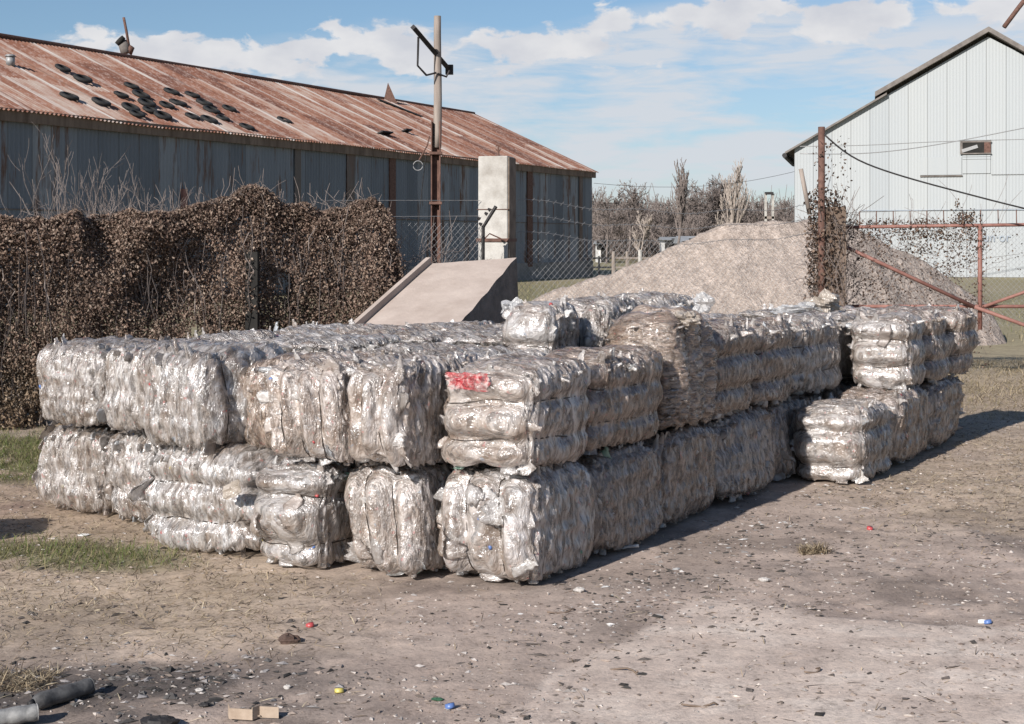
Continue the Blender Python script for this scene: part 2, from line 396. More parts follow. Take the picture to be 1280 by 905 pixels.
CAPM = {}
def cap_mesh():
    mb = MB(); n = 10; a = np.arange(n) / n * 2 * math.pi
    prof = [(.0, .0), (.0145, .0), (.0150, .003), (.0142, .013), (.0, .0138)]
    V = np.array([[r * math.cos(t), r * math.sin(t), z] for r, z in prof for t in a])
    q = [[i * n + j, i * n + (j + 1) % n, (i + 1) * n + (j + 1) % n, (i + 1) * n + j] for i in range(len(prof) - 1) for j in range(n)]
    mb.add(V, q=q); return mb
def cap(name, colr, parent=None):
    if colr not in CAPM:
        o = cap_mesh().build(name, M['cap_' + colr], parent, True); CAPM[colr] = o.data; return o
    o = bpy.data.objects.new(name, CAPM[colr]); C.objects.link(o); o.parent = parent; return o

def make_bale(loc, rz, size, comp, wires, label, seed, faces='flrt', ncap=0, warm=0.0, dens=1.0, tilt=0.0, bulge=1.0, tint=None, group='bales of crushed clear plastic bottles stacked two high', bag=0.0):
    """size = local x, y, z. comp = axis index the bottles were pressed along; wires = (axis the loops are spaced along, list of positions -1..1)"""
    rng = np.random.default_rng(seed)
    root = empty('plastic_bale', loc, rz); root.rotation_euler[1] = tilt
    tag(root, label, 'bale', group)
    h = np.array(size) / 2.0
    wa, ws = wires
    fr = rng.normal(0, 1, (10, 3)); fr /= np.linalg.norm(fr, axis=1)[:, None]
    fq = rng.uniform(5, 24, 10); ph = rng.uniform(0, 6.28, 10); am = rng.uniform(.3, 1, 10) * .0095 * bulge * (12 / fq) ** .5
    dv = rng.normal(0, 1, (10, 3)); dv /= np.linalg.norm(dv, axis=1)[:, None]
    skew = rng.normal(0, .02, 2); wp = .042
    def deform(p):
        p = p.copy()
        q = p / h
        m = np.abs(q).max(1); k = 5.4
        r = (np.abs(q) ** k).sum(1) ** (1 / k)
        p = p * np.clip(m / np.maximum(r, 1e-6), .78, 1)[:, None]
        for i in range(10): p = p + (np.sin(p @ fr[i] * fq[i] + ph[i]) * am[i])[:, None] * dv[i]
        q = p / h
        pin = np.zeros(len(p))
        for s in ws: pin = np.maximum(pin, np.exp(-(((p[:, wa] - s * h[wa]) / wp) ** 2)))
        edge_c = np.clip(np.abs(q[:, comp]), 0, 1.3)
        p[:, comp] -= np.sign(p[:, comp]) * edge_c ** 4 * (pin * .06 - .014) * bulge
        oth = 3 - wa - comp
        p[:, comp] += np.sign(q[:, comp]) * edge_c ** 4 * .035 * bulge * np.clip(1 - q[:, wa] ** 2, 0, 1) * np.clip(1 - q[:, oth] ** 4, 0, 1)
        p[:, oth] -= np.sign(p[:, oth]) * np.clip(np.abs(q[:, oth]), 0, 1.2) ** 6 * pin * .024 * bulge
        p[:, 0] += skew[0] * q[:, 2]; 
        return p
    # pressed inner mass
    V = []; Q = []; n0 = 0
    for ax in range(3):
        for sg in (-1, 1):
            o1, o2 = [i for i in range(3) if i != ax]
            n1, n2 = max(4, int(size[o1] / .028)), max(4, int(size[o2] / .028))
            a, b = np.meshgrid(np.linspace(-1, 1, n1), np.linspace(-1, 1, n2), indexing='ij')
            g = np.zeros((n1 * n2, 3)); g[:, o1] = a.ravel() * h[o1]; g[:, o2] = b.ravel() * h[o2]; g[:, ax] = sg * h[ax]
            g *= 1 - .034 / h
            idx = np.arange(n1 * n2).reshape(n1, n2) + n0
            V.append(g); Q.append(np.stack([idx[:-1, :-1], idx[1:, :-1], idx[1:, 1:], idx[:-1, 1:]], -1).reshape(-1, 4)); n0 += n1 * n2
    V = deform(np.vstack(V)); 
    nz = (fbm(V[:, 0] * 25 + V[:, 2] * 9, V[:, 1] * 25 + V[:, 2] * 21, seed, 3) - .5)
    V *= (1 + nz * .045)[:, None]
    core = mesh_obj('inner_mass', V + [0, 0, h[2]], [np.vstack(Q)], M['core'], root, smooth=True)
    # outermost crinkled layer
    V = []; Q = []; n0 = 0; res = .0125
    for ax in range(3):
        for sg in (-1, 1):
            if (ax, sg) == (2, -1) or (faces in ('t', 'tb') and ax != 2): continue
            o1, o2 = [i for i in range(3) if i != ax]
            n1, n2 = int(size[o1] / res), int(size[o2] / res)
            a, b = np.meshgrid(np.linspace(-1, 1, n1), np.linspace(-1, 1, n2), indexing='ij')
            g = np.zeros((n1 * n2, 3)); g[:, o1] = a.ravel() * h[o1]; g[:, o2] = b.ravel() * h[o2]; g[:, ax] = sg * h[ax]
            idx = np.arange(n1 * n2).reshape(n1, n2) + n0
            V.append(g); q_ = np.stack([idx[:-1, :-1], idx[1:, :-1], idx[1:, 1:], idx[:-1, 1:]], -1).reshape(-1, 4)
            Q.append(q_[:, ::-1] if (sg < 0) != (ax == 1) else q_); n0 += n1 * n2
    V = np.vstack(V); st = np.array([1., 1., 1.]); st[comp] = 4.0
    n_a = np.abs(2 * vnoise3(V * st * 11 + seed, seed) - 1); n_b = np.abs(2 * vnoise3(V * st * 24, seed + 3) - 1); n_c = vnoise3(V * 9 + 5, seed + 7)
    edge = 1 - sst(.9, .99, np.abs(V[:, comp]) / h[comp])
    disp = ((.5 - n_a) * .020 + (.5 - n_b) * .004) * (1 + .6 * edge) + (n_c - .5) * .024 + .003
    D = (V / h) ** 5; D /= np.linalg.norm(D, axis=1)[:, None] + 1e-9
    V = deform(V) + D * disp[:, None]; V[:, 2] = np.maximum(V[:, 2] + h[2], .001)
    ol = mesh_obj('outer_layer', V, [np.vstack(Q)], M['skin'][comp], root, smooth=True)
    tn = tint or (1, 1, 1); ol.color = (*tn, 1)  # per-bale colour; on the shaded right-side bales it also holds painted shade
    # crushed bottles on the faces
    Rm = []; Tp = []; Sc = []
    fd = dict(f=(1, -1), b=(1, 1), l=(0, -1), r=(0, 1), t=(2, 1), d=(2, -1))
    for ch in faces:
        ax, sg = fd[ch]
        o1, o2 = [i for i in range(3) if i != ax]
        area = size[o1] * size[o2]
        if ax == comp:
            n = int(area / .0125 * 2.0 * dens)
            pos = np.zeros((n, 3)); pos[:, o1] = rng.uniform(-.93, .93, n) * h[o1]; pos[:, o2] = rng.uniform(-.93, .93, n) * h[o2]
            pos[:, ax] = sg * (h[ax] - .026 + rng.uniform(-.012, .016, n))
            pos[:, ax] += sg * .034 * (rng.random(n) < .06)
            th = np.zeros((n, 3)); th[:, ax] = 1; th += rng.normal(0, .09, (n, 3))
            base = rng.choice([0, math.pi / 2], n, p=[.35, .65]) if o2 == 2 else rng.uniform(0, 3.14, n)
            an = base + rng.normal(0, .35, n)
            ln = np.zeros((n, 3)); ln[:, o1] = np.cos(an); ln[:, o2] = np.sin(an)
            sc = np.stack([rng.uniform(.7, 1.5, n), rng.uniform(.3, .55, n), rng.uniform(.5, 1.1, n)], 1)
        else:
            n = int(area / .0042 * 1.8 * dens)
            oth = 3 - ax - comp
            pos = np.zeros((n, 3)); pos[:, o1] = rng.uniform(-.95, .95, n) * h[o1]; pos[:, o2] = rng.uniform(-.95, .95, n) * h[o2]
            inward = rng.random(n) < .22
            pos[:, ax] = sg * (h[ax] - np.where(inward, .115, .046) + rng.uniform(-.009, .012, n))
            th = np.zeros((n, 3)); th[:, comp] = 1; th += rng.normal(0, .11, (n, 3))
            pos[:, ax] += sg * .026 * ((rng.random(n) < .02) & ~inward)
            ln = np.zeros((n, 3)); ln[:, oth] = 1; ln[:, ax] = rng.normal(0, .13, n)
            ln[inward] = 0; ln[inward, ax] = sg; ln += rng.normal(0, .08, (n, 3))
            sc = np.stack([rng.uniform(.5, .85, n), rng.uniform(.3, .62, n), rng.uniform(.35, .8, n)], 1)
        th /= np.linalg.norm(th, axis=1)[:, None]
        ln -= (ln * th).sum(1)[:, None] * th; ln /= np.linalg.norm(ln, axis=1)[:, None]
        wd = np.cross(th, ln)
        Rm.append(np.stack([wd, th, ln], 1)); Tp.append(pos); Sc.append(sc)
    Rm = np.vstack(Rm); Tp = np.vstack(Tp); Sc = np.vstack(Sc); n = len(Tp)
    T = TPL[rng.integers(0, len(TPL), n)] * Sc[:, None, :]
    V = np.einsum('nvk,nkj->nvj', T, Rm) + Tp[:, None, :]
    nv = T.shape[1]
    V = deform(V.reshape(-1, 3)) + rng.normal(0, .0016, (n * nv, 3))
    V[:, 2] = np.maximum(V[:, 2] + h[2], .002)
    Q = (TQ[None] + (np.arange(n) * nv)[:, None, None]).reshape(-1, 4)
    col = np.repeat(palette(n, rng, warm), nv, 0)
    o = mesh_obj('crushed_plastic', V, [Q], M['plastic'], root, col, smooth=True); o['kind'] = 'stuff'
    # tie wires
    oth = 3 - wa - comp
    for s in ws:
        pts = []
        a, b = h[comp], h[oth]; m = 14
        for k in range(m): pts.append((-a + 2 * a * k / m, -b))
        for k in range(m): pts.append((a, -b + 2 * b * k / m))
        for k in range(m): pts.append((a - 2 * a * k / m, b))
        for k in range(m): pts.append((-a, b - 2 * b * k / m))
        p = np.zeros((len(pts), 3)); p[:, comp] = [t[0] for t in pts]; p[:, oth] = [t[1] for t in pts]; p[:, wa] = s * h[wa]
        p = deform(p); c = p.copy(); c[:, wa] = 0; c /= np.linalg.norm(c, axis=1)[:, None]
        p = p + c * .007; p[:, wa] += rng.normal(0, .0022, len(p)); p[:, 2] = np.maximum(p[:, 2] + h[2], .004)
        MB().tube(p, .003, 5, closed=True).build('tie_wire', M['wire'], root, True)
    # coloured caps
    for k in range(int(ncap * .6 + .5)):
        ch = rng.choice(list('ffflrt')[:6] if 'f' in faces else ['t']); ch = ch if ch in faces else 't'
        ax, sg = fd[ch]; p = rng.uniform(-.9, .9, 3) * h; p[ax] = sg * h[ax]
        p = deform(p[None])[0]; p[ax] += sg * .0; p[ax] -= sg * .003; c_s = rng.uniform(.6, .85)
        c = cap('bottle_cap', rng.choice(['red', 'red', 'red', 'blue', 'green', 'yellow', 'white', 'orange'], p=[.25, .2, .15, .13, .06, .06, .1, .05]), root)
        c.location = (p[0], p[1], p[2] + h[2]); 
        c.scale = (c_s,) * 3; d = np.zeros(3); d[ax] = sg; d += rng.normal(0, .5, 3)
        c.rotation_euler = Vector(d.tolist()).to_track_quat('Z', 'Y').to_euler()
    return root

TH = R(30); U_ = np.array([math.sin(TH), math.cos(TH)]); W_ = np.array([-math.cos(TH), math.sin(TH)]); P0 = np.array([.097, 7.02])
def AB(a, b): return P0 + a * U_ + b * W_
bale_n = [0]
def bale_ab(a0, a1, b0, b1, z0, z1, comp, wires, label, **kw):
    """local x = towards the right along the front, local y = towards the back"""
    bale_n[0] += 1
    c = AB((a0 + a1) / 2, (b0 + b1) / 2)
    jit = kw.pop('rot', 0.0)
    g = .012
    return make_bale((c[0], c[1], z0), -TH + jit, (b1 - b0 - g - .018, a1 - a0 - g, z1 - z0), comp, wires, label, 100 + bale_n[0], **kw)
X, Y_, Z = 0, 1, 2
V2 = (X, [-.36, .36]); V3 = (X, [-.5, 0, .5]); H2 = (Z, [-.38, .36]); Hs = (Z, [-.55, .42]); D2 = (Y_, [-.45, .45]); D3 = (Y_, [-.5, .05, .55])
T1 = .545
# bottom tier, along the front from the near corner to the left
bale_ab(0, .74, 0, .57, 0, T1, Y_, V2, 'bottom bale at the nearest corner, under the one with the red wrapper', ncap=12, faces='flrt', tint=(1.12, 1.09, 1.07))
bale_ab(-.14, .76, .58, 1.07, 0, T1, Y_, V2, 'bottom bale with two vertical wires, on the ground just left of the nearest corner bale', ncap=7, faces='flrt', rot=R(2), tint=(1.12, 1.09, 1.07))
bale_ab(-.24, .62, 1.10, 1.60, 0, T1 - .01, Y_, Hs, 'bottom bale with horizontal wires and a beige flap of film at its left', ncap=10, faces='flrt', warm=.05)
bale_ab(-.18, .40, 1.64, 2.46, 0, T1, X, H2, 'wide loosely bulging bottom bale on the ground, nearest the green grass', ncap=13, faces='flt', bulge=1.7, rot=R(-4))
bale_ab(.22, .80, 2.52, 3.14, 0, T1 - .02, X, (Z, [-.2]), 'bottom bale second from the left end, streaked top to bottom, on the ground', ncap=9, faces='flrt')
bale_ab(.30, .90, 3.16, 3.82, 0, T1 - .02, X, (Y_, [-.5, .4]), 'bottom bale on the ground at the far left end of the stack', ncap=6, faces='flrt')
# bottom tier, along the shaded right side; low tint puts shade into its colour
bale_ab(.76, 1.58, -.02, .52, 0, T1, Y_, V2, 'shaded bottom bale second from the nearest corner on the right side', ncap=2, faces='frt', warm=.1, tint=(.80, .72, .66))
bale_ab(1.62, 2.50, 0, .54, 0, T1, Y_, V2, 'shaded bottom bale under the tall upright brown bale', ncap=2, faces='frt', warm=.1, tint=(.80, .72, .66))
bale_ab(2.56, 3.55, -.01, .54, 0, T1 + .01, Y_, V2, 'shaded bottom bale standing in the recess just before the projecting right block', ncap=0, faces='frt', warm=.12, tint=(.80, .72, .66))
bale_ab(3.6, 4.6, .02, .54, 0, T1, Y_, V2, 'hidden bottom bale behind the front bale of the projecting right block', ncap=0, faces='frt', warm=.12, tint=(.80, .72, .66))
# bottom tier, projecting right block; bales on its shaded side tinted darker as shade
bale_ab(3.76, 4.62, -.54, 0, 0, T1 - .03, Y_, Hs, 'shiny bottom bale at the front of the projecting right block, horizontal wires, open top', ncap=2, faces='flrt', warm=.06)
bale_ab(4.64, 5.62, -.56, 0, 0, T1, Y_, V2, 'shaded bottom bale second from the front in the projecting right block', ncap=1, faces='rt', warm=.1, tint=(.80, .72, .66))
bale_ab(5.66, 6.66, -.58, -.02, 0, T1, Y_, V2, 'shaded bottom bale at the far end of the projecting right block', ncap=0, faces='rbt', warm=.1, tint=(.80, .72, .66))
# top tier, front
z = T1 + .005
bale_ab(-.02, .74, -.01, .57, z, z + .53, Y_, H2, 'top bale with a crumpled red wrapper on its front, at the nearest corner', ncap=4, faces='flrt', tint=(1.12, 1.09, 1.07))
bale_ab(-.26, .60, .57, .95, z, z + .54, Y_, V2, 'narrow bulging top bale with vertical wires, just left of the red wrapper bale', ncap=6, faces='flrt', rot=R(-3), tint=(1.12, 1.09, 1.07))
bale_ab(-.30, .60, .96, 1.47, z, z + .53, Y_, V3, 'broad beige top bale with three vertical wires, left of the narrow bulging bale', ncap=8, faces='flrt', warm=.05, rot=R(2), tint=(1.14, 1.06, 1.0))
bale_ab(.02, .62, 1.49, 1.86, z, z + .5, X, (Y_, [-.3, .5]), 'brownish recessed top bale set back between two brighter top bales', ncap=4, faces='flt', warm=.3, bulge=1.6, tint=(.92, .80, .70))
bale_ab(-.22, .58, 1.88, 2.42, z - .01, z + .55, X, (Y_, [-.55, .3]), 'bright streaked top bale with a dark wire down its right, third from the left', ncap=8, faces='flrt')
bale_ab(.18, .86, 2.55, 3.12, z, z + .52, X, (Y_, [-.6, .3]), 'top bale second from the left end, finely streaked and dotted with red caps', ncap=11, faces='flrt')
bale_ab(.20, .95, 3.13, 3.72, z, z + .51, X, (Y_, [-.5, .4]), 'top bale at the far left end of the stack', ncap=7, faces='flrt')
# top tier, right side; shaded bales carry painted shade in their tint
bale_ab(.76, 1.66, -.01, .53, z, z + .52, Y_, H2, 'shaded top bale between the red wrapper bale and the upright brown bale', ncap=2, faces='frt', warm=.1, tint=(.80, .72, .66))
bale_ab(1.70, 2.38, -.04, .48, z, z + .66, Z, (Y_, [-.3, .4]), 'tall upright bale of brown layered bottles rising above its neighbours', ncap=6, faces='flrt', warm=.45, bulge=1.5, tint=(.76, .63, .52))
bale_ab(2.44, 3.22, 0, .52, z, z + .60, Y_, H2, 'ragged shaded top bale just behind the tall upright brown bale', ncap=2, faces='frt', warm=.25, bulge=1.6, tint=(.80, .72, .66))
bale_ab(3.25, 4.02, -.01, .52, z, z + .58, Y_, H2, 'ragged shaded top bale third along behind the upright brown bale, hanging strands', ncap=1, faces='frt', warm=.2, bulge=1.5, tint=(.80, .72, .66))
bale_ab(4.06, 5.08, -.02, .52, z, z + .56, Y_, H2, 'shiny folded top bale, left of the projecting right block', ncap=1, faces='frt', warm=.12)
# top tier, right block; low tint on the rear bales is painted shade
bale_ab(5.0, 5.62, -.53, -.04, z, z + .56, Y_, H2, 'front top bale of the projecting right block, horizontal wires and bright front', ncap=2, faces='flrt', warm=.06)
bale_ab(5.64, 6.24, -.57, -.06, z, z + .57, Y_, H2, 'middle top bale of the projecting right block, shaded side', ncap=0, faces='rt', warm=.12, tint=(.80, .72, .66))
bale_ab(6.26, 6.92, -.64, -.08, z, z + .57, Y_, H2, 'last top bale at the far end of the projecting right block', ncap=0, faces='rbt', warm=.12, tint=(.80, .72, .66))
# top tier, rows behind the front (their tops show)
colname = ['red wrapper bale', 'narrow bulging bale', 'broad beige bale', 'streaked third bale from the left', 'second bale from the left']
ordn = ['second', 'third', 'fourth', 'fifth', 'sixth', 'seventh', 'eighth', 'ninth']
bs = [None, (.58, 1.10), (1.12, 1.64), (1.66, 2.20), (2.22, 2.76)]
ends = [None, 6.2, 5.6, 4.9, 3.9]
for ci in (1, 2, 3, 4):
    a = .66 if ci != 4 else .92
    k = 0
    while a < ends[ci] - .4:
        ln = random.uniform(.82, .92)
        b0, b1 = bs[ci]
        zt = z + random.uniform(.50, .56); cm, wr, fc, wm = Y_, V2, 't', .02
        extra = ''
        if ci == 1 and k == 1:
            bale_ab(1.46, 1.88, .68, 1.06, z, z + .76, Y_, H2, 'upright bale with dark right side poking up behind the red wrapper bale', ncap=4, faces='flrt')
            a = 1.96; k += 1; continue
        if ci == 1 and k in (2, 3): zt = z + .77; fc = 'flrt'; extra = ', raised higher'
        if ci == 1 and k == 0: ln = .74
        bale_ab(a, a + ln, b0, b1, z, zt, cm, wr, 'top layer bale, %s from the front behind the %s%s' % (ordn[k], colname[ci], extra), ncap=3, faces=fc if a + ln < ends[ci] - .4 else fc + 'b', warm=wm)
        a += ln + .02; k += 1
bale_ab(.98, 1.8, 2.78, 3.3, z, z + .52, Y_, V2, 'top layer bale directly behind the two left end bales', ncap=3, faces='ltb')
bale_ab(1.82, 2.66, 2.78, 3.3, z, z + .52, Y_, V2, 'top layer bale at the back left corner of the stack', ncap=3, faces='ltb')
for i, (a0, a1) in enumerate([(5.1, 5.95), (5.97, 6.8)]):
    bale_ab(a0, a1, -.02, .52, z, z + .55, Y_, V2, ['top layer bale left of the front top bale of the right block', 'top layer bale left of the last bale of the right block'][i], faces='tb')
# bottom tier under the left and back edges
for i, (a0, b0) in enumerate([(.98, 2.78), (1.82, 2.78), (2.68, 2.24), (5.1, .02), (5.95, .02)]):
    bale_ab(a0, a0 + .84, b0, b0 + .52, 0, T1, Y_, V2, 'bottom bale under the back edge of the stack, %s from the left' % ['first', 'second', 'third', 'fourth', 'fifth'][i], faces='lb' if i < 3 else 'b')
make_bale((-3.47, 8.12, 0), R(12), (.62, .5, .34), Y_, V2, 'single low bale lying left of the stack, just outside the picture', 990, faces='flrt', group='loose bales')  # out of view, added only for the shadow it throws at the left
# red wrapper, film flap, loose scrap on the pile
def sheet(name, c, ux, uy, w, h, mat, seed, amp=.02, parent=None, n=14, curl=0):
    rng = np.random.default_rng(seed); ux, uy = np.array(ux, float), np.array(uy, float); nn = np.cross(ux, uy)
    a, b = np.meshgrid(np.linspace(-.5, .5, n), np.linspace(-.5, .5, n), indexing='ij')
    d = (fbm(a * 5 + seed, b * 5, seed, 4) - .5) * 2 * amp + curl * (a ** 2)
    ja, jb = (fbm(a * 3 + 9, b * 3, seed + 5, 3) - .5) * .3, (fbm(a * 3, b * 3 + 7, seed + 6, 3) - .5) * .3
    V = np.asarray(c) + ((a + ja) * w)[..., None] * ux + ((b + jb) * h)[..., None] * uy + d[..., None] * nn
    idx = np.arange(n * n).reshape(n, n)
    Q = np.stack([idx[:-1, :-1], idx[1:, :-1], idx[1:, 1:], idx[:-1, 1:]], -1).reshape(-1, 4)
    m = MB(); m.add(V.reshape(-1, 3), q=Q); m.add(V.reshape(-1, 3) - nn * .002, q=Q[:, ::-1]); return m
wv = np.array([-W_[0], -W_[1], 0]); uv3 = np.array([0, 0, 1.0]); fwd = np.array([U_[0], U_[1], 0])
pr = AB(-.045, .335)
o = sheet('red_wrapper', (pr[0], pr[1], z + .455), wv, uv3, .24, .085, M['red_film'], 3, .02, n=28).build('red_wrapper', M['red_film'], None, True)
tag(recenter(o), 'crumpled red plastic wrapper stuck to the upper front of the nearest corner top bale', 'wrapper')
pf = AB(-.29, 1.63)
o = sheet('film_flap', (pf[0], pf[1], .40), wv * .85 + uv3 * .35 - fwd * .3, uv3 * .9 - wv * .2 - fwd * .1, .2, .085, M['bag'], 8, .02, curl=.1).build('film_flap', M['bag'], None, True)
tag(recenter(o), 'beige flap of plastic film sticking out over the bottom bales left of centre', 'film')
def scrap(px, py, Y, size, label, seed, mat='bag', sq=.6):
    rng = np.random.default_rng(seed); c = P(px, py, Y)
    n1, n2 = 22, 16; u, v = np.meshgrid(np.linspace(0, 2 * math.pi, n1, endpoint=False), np.linspace(.02, math.pi - .02, n2), indexing='ij')
    r = 1 + (.9 * (vnoise3(np.stack([np.sin(v) * np.cos(u), np.sin(v) * np.sin(u), np.cos(v)], -1).reshape(-1, 3) * 2.2 + seed * 3, seed) - .5) * 2).reshape(u.shape) * .7 + rng.normal(0, .09, u.shape)
    V = np.stack([r * np.sin(v) * np.cos(u) * size, r * np.sin(v) * np.sin(u) * size, r * np.cos(v) * size * sq], -1)
    idx = np.arange(n1 * n2).reshape(n1, n2); i2 = np.roll(idx, -1, 0)
    Q = np.stack([idx[:, :-1], idx[:, 1:], i2[:, 1:], i2[:, :-1]], -1).reshape(-1, 4)
    m = MB(); m.add(V.reshape(-1, 3) + c, q=Q); o = m.build('plastic_scrap', M[mat], None, False)
    return tag(recenter(o), label, 'plastic scrap', 'loose plastic lying on the stack')
scrap(1030, 380, 12.4, .13, 'knotted beige plastic bag lying on the stack in front of the thick gate post', 5)
scrap(1008, 385, 12.3, .10, 'flattened beige plastic scrap beside the knotted bag', 6, 'film', .4)
scrap(985, 388, 12.2, .14, 'low grey plastic scrap left of the knotted bag on the stack', 9, 'film', .25)
scrap(878, 381, 9.7, .065, 'small grey crumpled plastic lump on top behind the upright brown bale', 7, 'film', 1.0)
scrap(858, 400, 8.75, .075, 'pale beige crumpled bag draped over the top edge of the upright brown bale', 17, 'bag', .6)
scrap(640, 384, 9.0, .06, 'clear crumpled film standing up on the short upright bale', 12, 'film', .9)

# ---------------------------------------------------------------- ground
def grade(lo, hi, fine0, fine1, step, grow=1.18):
    a = list(np.arange(fine0, fine1 + 1e-6, step)); s = step; x = fine1
    while x < hi: s *= grow; x += s; a.append(x)
    s = step; x = fine0
    while x > lo: s *= grow; x -= s; a.insert(0, x)
    return np.array(a)
def apron(x, y):
    """old concrete apron, lower right"""
    e = .062 * 0 + (fbm(x * 3, y * 3, 5, 4) - .5) * .35
    d1 = (x - (-.11)) * .88 - (y - 5.07) * .46 + e * .5     # left edge line running up to the right
    d2 = 6.9 - y + e * 1.3 - np.clip(x - 1.2, 0, 5) * .55 + .15 * np.sin(x * 3)
    return np.minimum(d1, d2)
def gheight(x, y):
    near = sst(22, 12, y)
    h = (fbm(x * 1.3, y * 1.3, 2, 4) - .5) * .05 + (fbm(x * 9, y * 9, 3, 3) - .5) * .022
    ap = sst(-.02, .03, apron(x, y))
    h = h * (1 - .75 * ap) + .004 * ap
    # flat under the stack
    a = (x - P0[0]) * U_[0] + (y - P0[1]) * U_[1]; b = (x - P0[0]) * W_[0] + (y - P0[1]) * W_[1]
    inside = sst(-.5, 0, a + .3) * sst(-.9, -.5, b + .05) * (b < 4.1) * sst(8, 7, a)
    return h * near * (1 - inside) - .012
def straw_mask(x, y):
    n = fbm(x * 1.1, y * 1.1, 40, 4)
    left = sst(-.3, -1.5, x) * sst(5.6, 6.4, y) 
    right = sst(1.5, 3.2, x) * sst(7.2, 9.5, y)
    return np.clip((left * .95 + right * .9) * sst(.25, .6, n + .12), 0, 1)
def green_mask(x, y):
    p = np.clip(1 - np.hypot((x + 2.4) / .85, (y - 7.85 + (x + 2.4) * .25) / .42), 0, 1) + np.clip(1 - np.hypot((x + 4.3) / 1.3, (y - 11.3) / 1.8), 0, 1) * 1.6
    return np.clip(p * 2 * sst(.3, .55, fbm(x * 3, y * 3, 50, 3)), 0, 1)
def char_mask(x, y):
    n = fbm(x * 2.5, y * 2.5, 60, 5)
    c = np.clip(1 - np.hypot((x + 1.5) / 1.15, (y - 5.45) / .62), 0, 1) * 1.6
    c2 = np.clip(1 - np.hypot((x - 1.1) / 1.6, (y - 7.35 - (x - 1.1) * .15) / .35), 0, 1) * .5
    return np.clip((c + c2) * sst(.30, .5, n), 0, 1)
xs = grade(-400, 400, -4.2, 4.8, .035); ys = grade(-30, 700, 4.7, 11.5, .035, 1.12)
gx, gy = np.meshgrid(xs, ys, indexing='ij')
gz = gheight(gx, gy)
dirt = np.array([.365, .295, .25]); n = fbm(gx * .9, gy * .9, 21, 5)[..., None]
col = dirt * (.82 + .36 * n)
col = col * (1 - .34 * sst(.50, .70, fbm(gx * 2.1, gy * 2.1, 88, 4)) + .12 * sst(.5, .3, fbm(gx * 1.2 + 7, gy * 2.4, 89, 4)))[..., None]
red = (sst(-1.9, -2.6, gx) * sst(8.2, 8.8, gy) * (gy < 12))[..., None]
col = col * (1 - red * .6) + np.array([.23, .145, .11]) * red * .6
sm = straw_mask(gx, gy)[..., None]; col = col * (1 - .6 * sm) + np.array([.44, .35, .25]) * .6 * sm
gm = green_mask(gx, gy)[..., None]; col = col * (1 - .7 * gm) + np.array([.11, .125, .05]) * .7 * gm
cm = char_mask(gx, gy)[..., None]; col = col * (1 - .8 * cm) + np.array([.06, .055, .053]) * .8 * cm
ap = sst(-.01, .04, apron(gx, gy))[..., None]; n3 = fbm(gx * 3.2, gy * 6, 70, 5)[..., None]
conc = np.array([.53, .44, .375]) * (.85 + .3 * n3); conc = conc * (1 - sst(.5, .68, n3)) + np.array([.60, .515, .445]) * sst(.5, .68, n3)
col = col * (1 - .85 * ap) + conc * .85 * ap
far = sst(13, 26, gy)[..., None]; nf = fbm(gx * .12, gy * .06, 33, 4)[..., None]
fc = np.array([.20, .185, .10]) * (1 - nf) + np.array([.34, .29, .20]) * nf
col = col * (1 - far) + fc * far
idx = np.arange(gx.size).reshape(gx.shape)
Q = np.stack([idx[:-1, :-1], idx[1:, :-1], idx[1:, 1:], idx[:-1, 1:]], -1).reshape(-1, 4)
o = mesh_obj('ground', np.stack([gx, gy, gz], -1).reshape(-1, 3), [Q], M['ground'], None, col.reshape(-1, 3), True); o['kind'] = 'structure'

# scatter: straw, grass, pebbles, charred bits
def in_pile(x, y):
    a = (x - P0[0]) * U_[0] + (y - P0[1]) * U_[1]; b = (x - P0[0]) * W_[0] + (y - P0[1]) * W_[1]
    lim = np.where(b > 2.5, .3, np.where(b > 1.65, -.08, np.where(b > 1.0, -.22, np.where(b > .57, -.1, 0.02))))
    return ((a > lim) & (a < 7) & (b > 0) & (b < 3.8)) | ((a > 3.78) & (a < 6.7) & (b > -.55) & (b <= 0))
def blades(n, xr, yr, maskf, lo, hi, wid, lean, cols, seed, thr=.0):
    rng = np.random.default_rng(seed)
    x = rng.uniform(*xr, n); y = rng.uniform(*yr, n)
    keep = (rng.random(n) < maskf(x, y) + thr) & ~in_pile(x, y); x, y = x[keep], y[keep]; n = len(x)
    L = rng.uniform(lo, hi, n); an = rng.uniform(0, 6.28, n); el = np.clip(rng.normal(lean, .25, n), .02, 1.5)
    d = np.stack([np.cos(an) * np.cos(el), np.sin(an) * np.cos(el), np.sin(el)], 1)
    s = np.stack([-np.sin(an), np.cos(an), rng.normal(0, .4, n)], 1) * wid * rng.uniform(.6, 1.4, (n, 1))
    p = np.stack([x, y, gheight(x, y) + .001], 1)
    bend = np.stack([np.cos(an), np.sin(an), -np.ones(n) * .3], 1) * (L * rng.uniform(0, .3, n))[:, None]
    V = np.stack([p - s, p + s, p + d * L[:, None] * .55 + s * .8, p + d * L[:, None] * .55 - s * .8, p + d * L[:, None] + bend], 1)
    V[:, :, 2] = np.maximum(V[:, :, 2], p[:, None, 2] + .001)
    k = np.arange(n)[:, None] * 5
    c = np.array(cols)[rng.integers(0, len(cols), n)] * rng.uniform(.7, 1.2, (n, 1))
    return V.reshape(-1, 3), k + np.array([0, 1, 2, 3]), k + np.array([3, 2, 4]), np.repeat(c, 5, 0)
def blade_obj(name, mat, label, cat, *args, **kw):
    V, q, t, c = blades(*args, **kw)
    o = mesh_obj(name, V, [q, t], M[mat], None, c); tag(o, label, cat, kind='stuff'); return o
strawc = [(.44, .35, .23), (.34, .26, .17), (.52, .44, .31), (.16, .12, .08), (.10, .075, .055)]
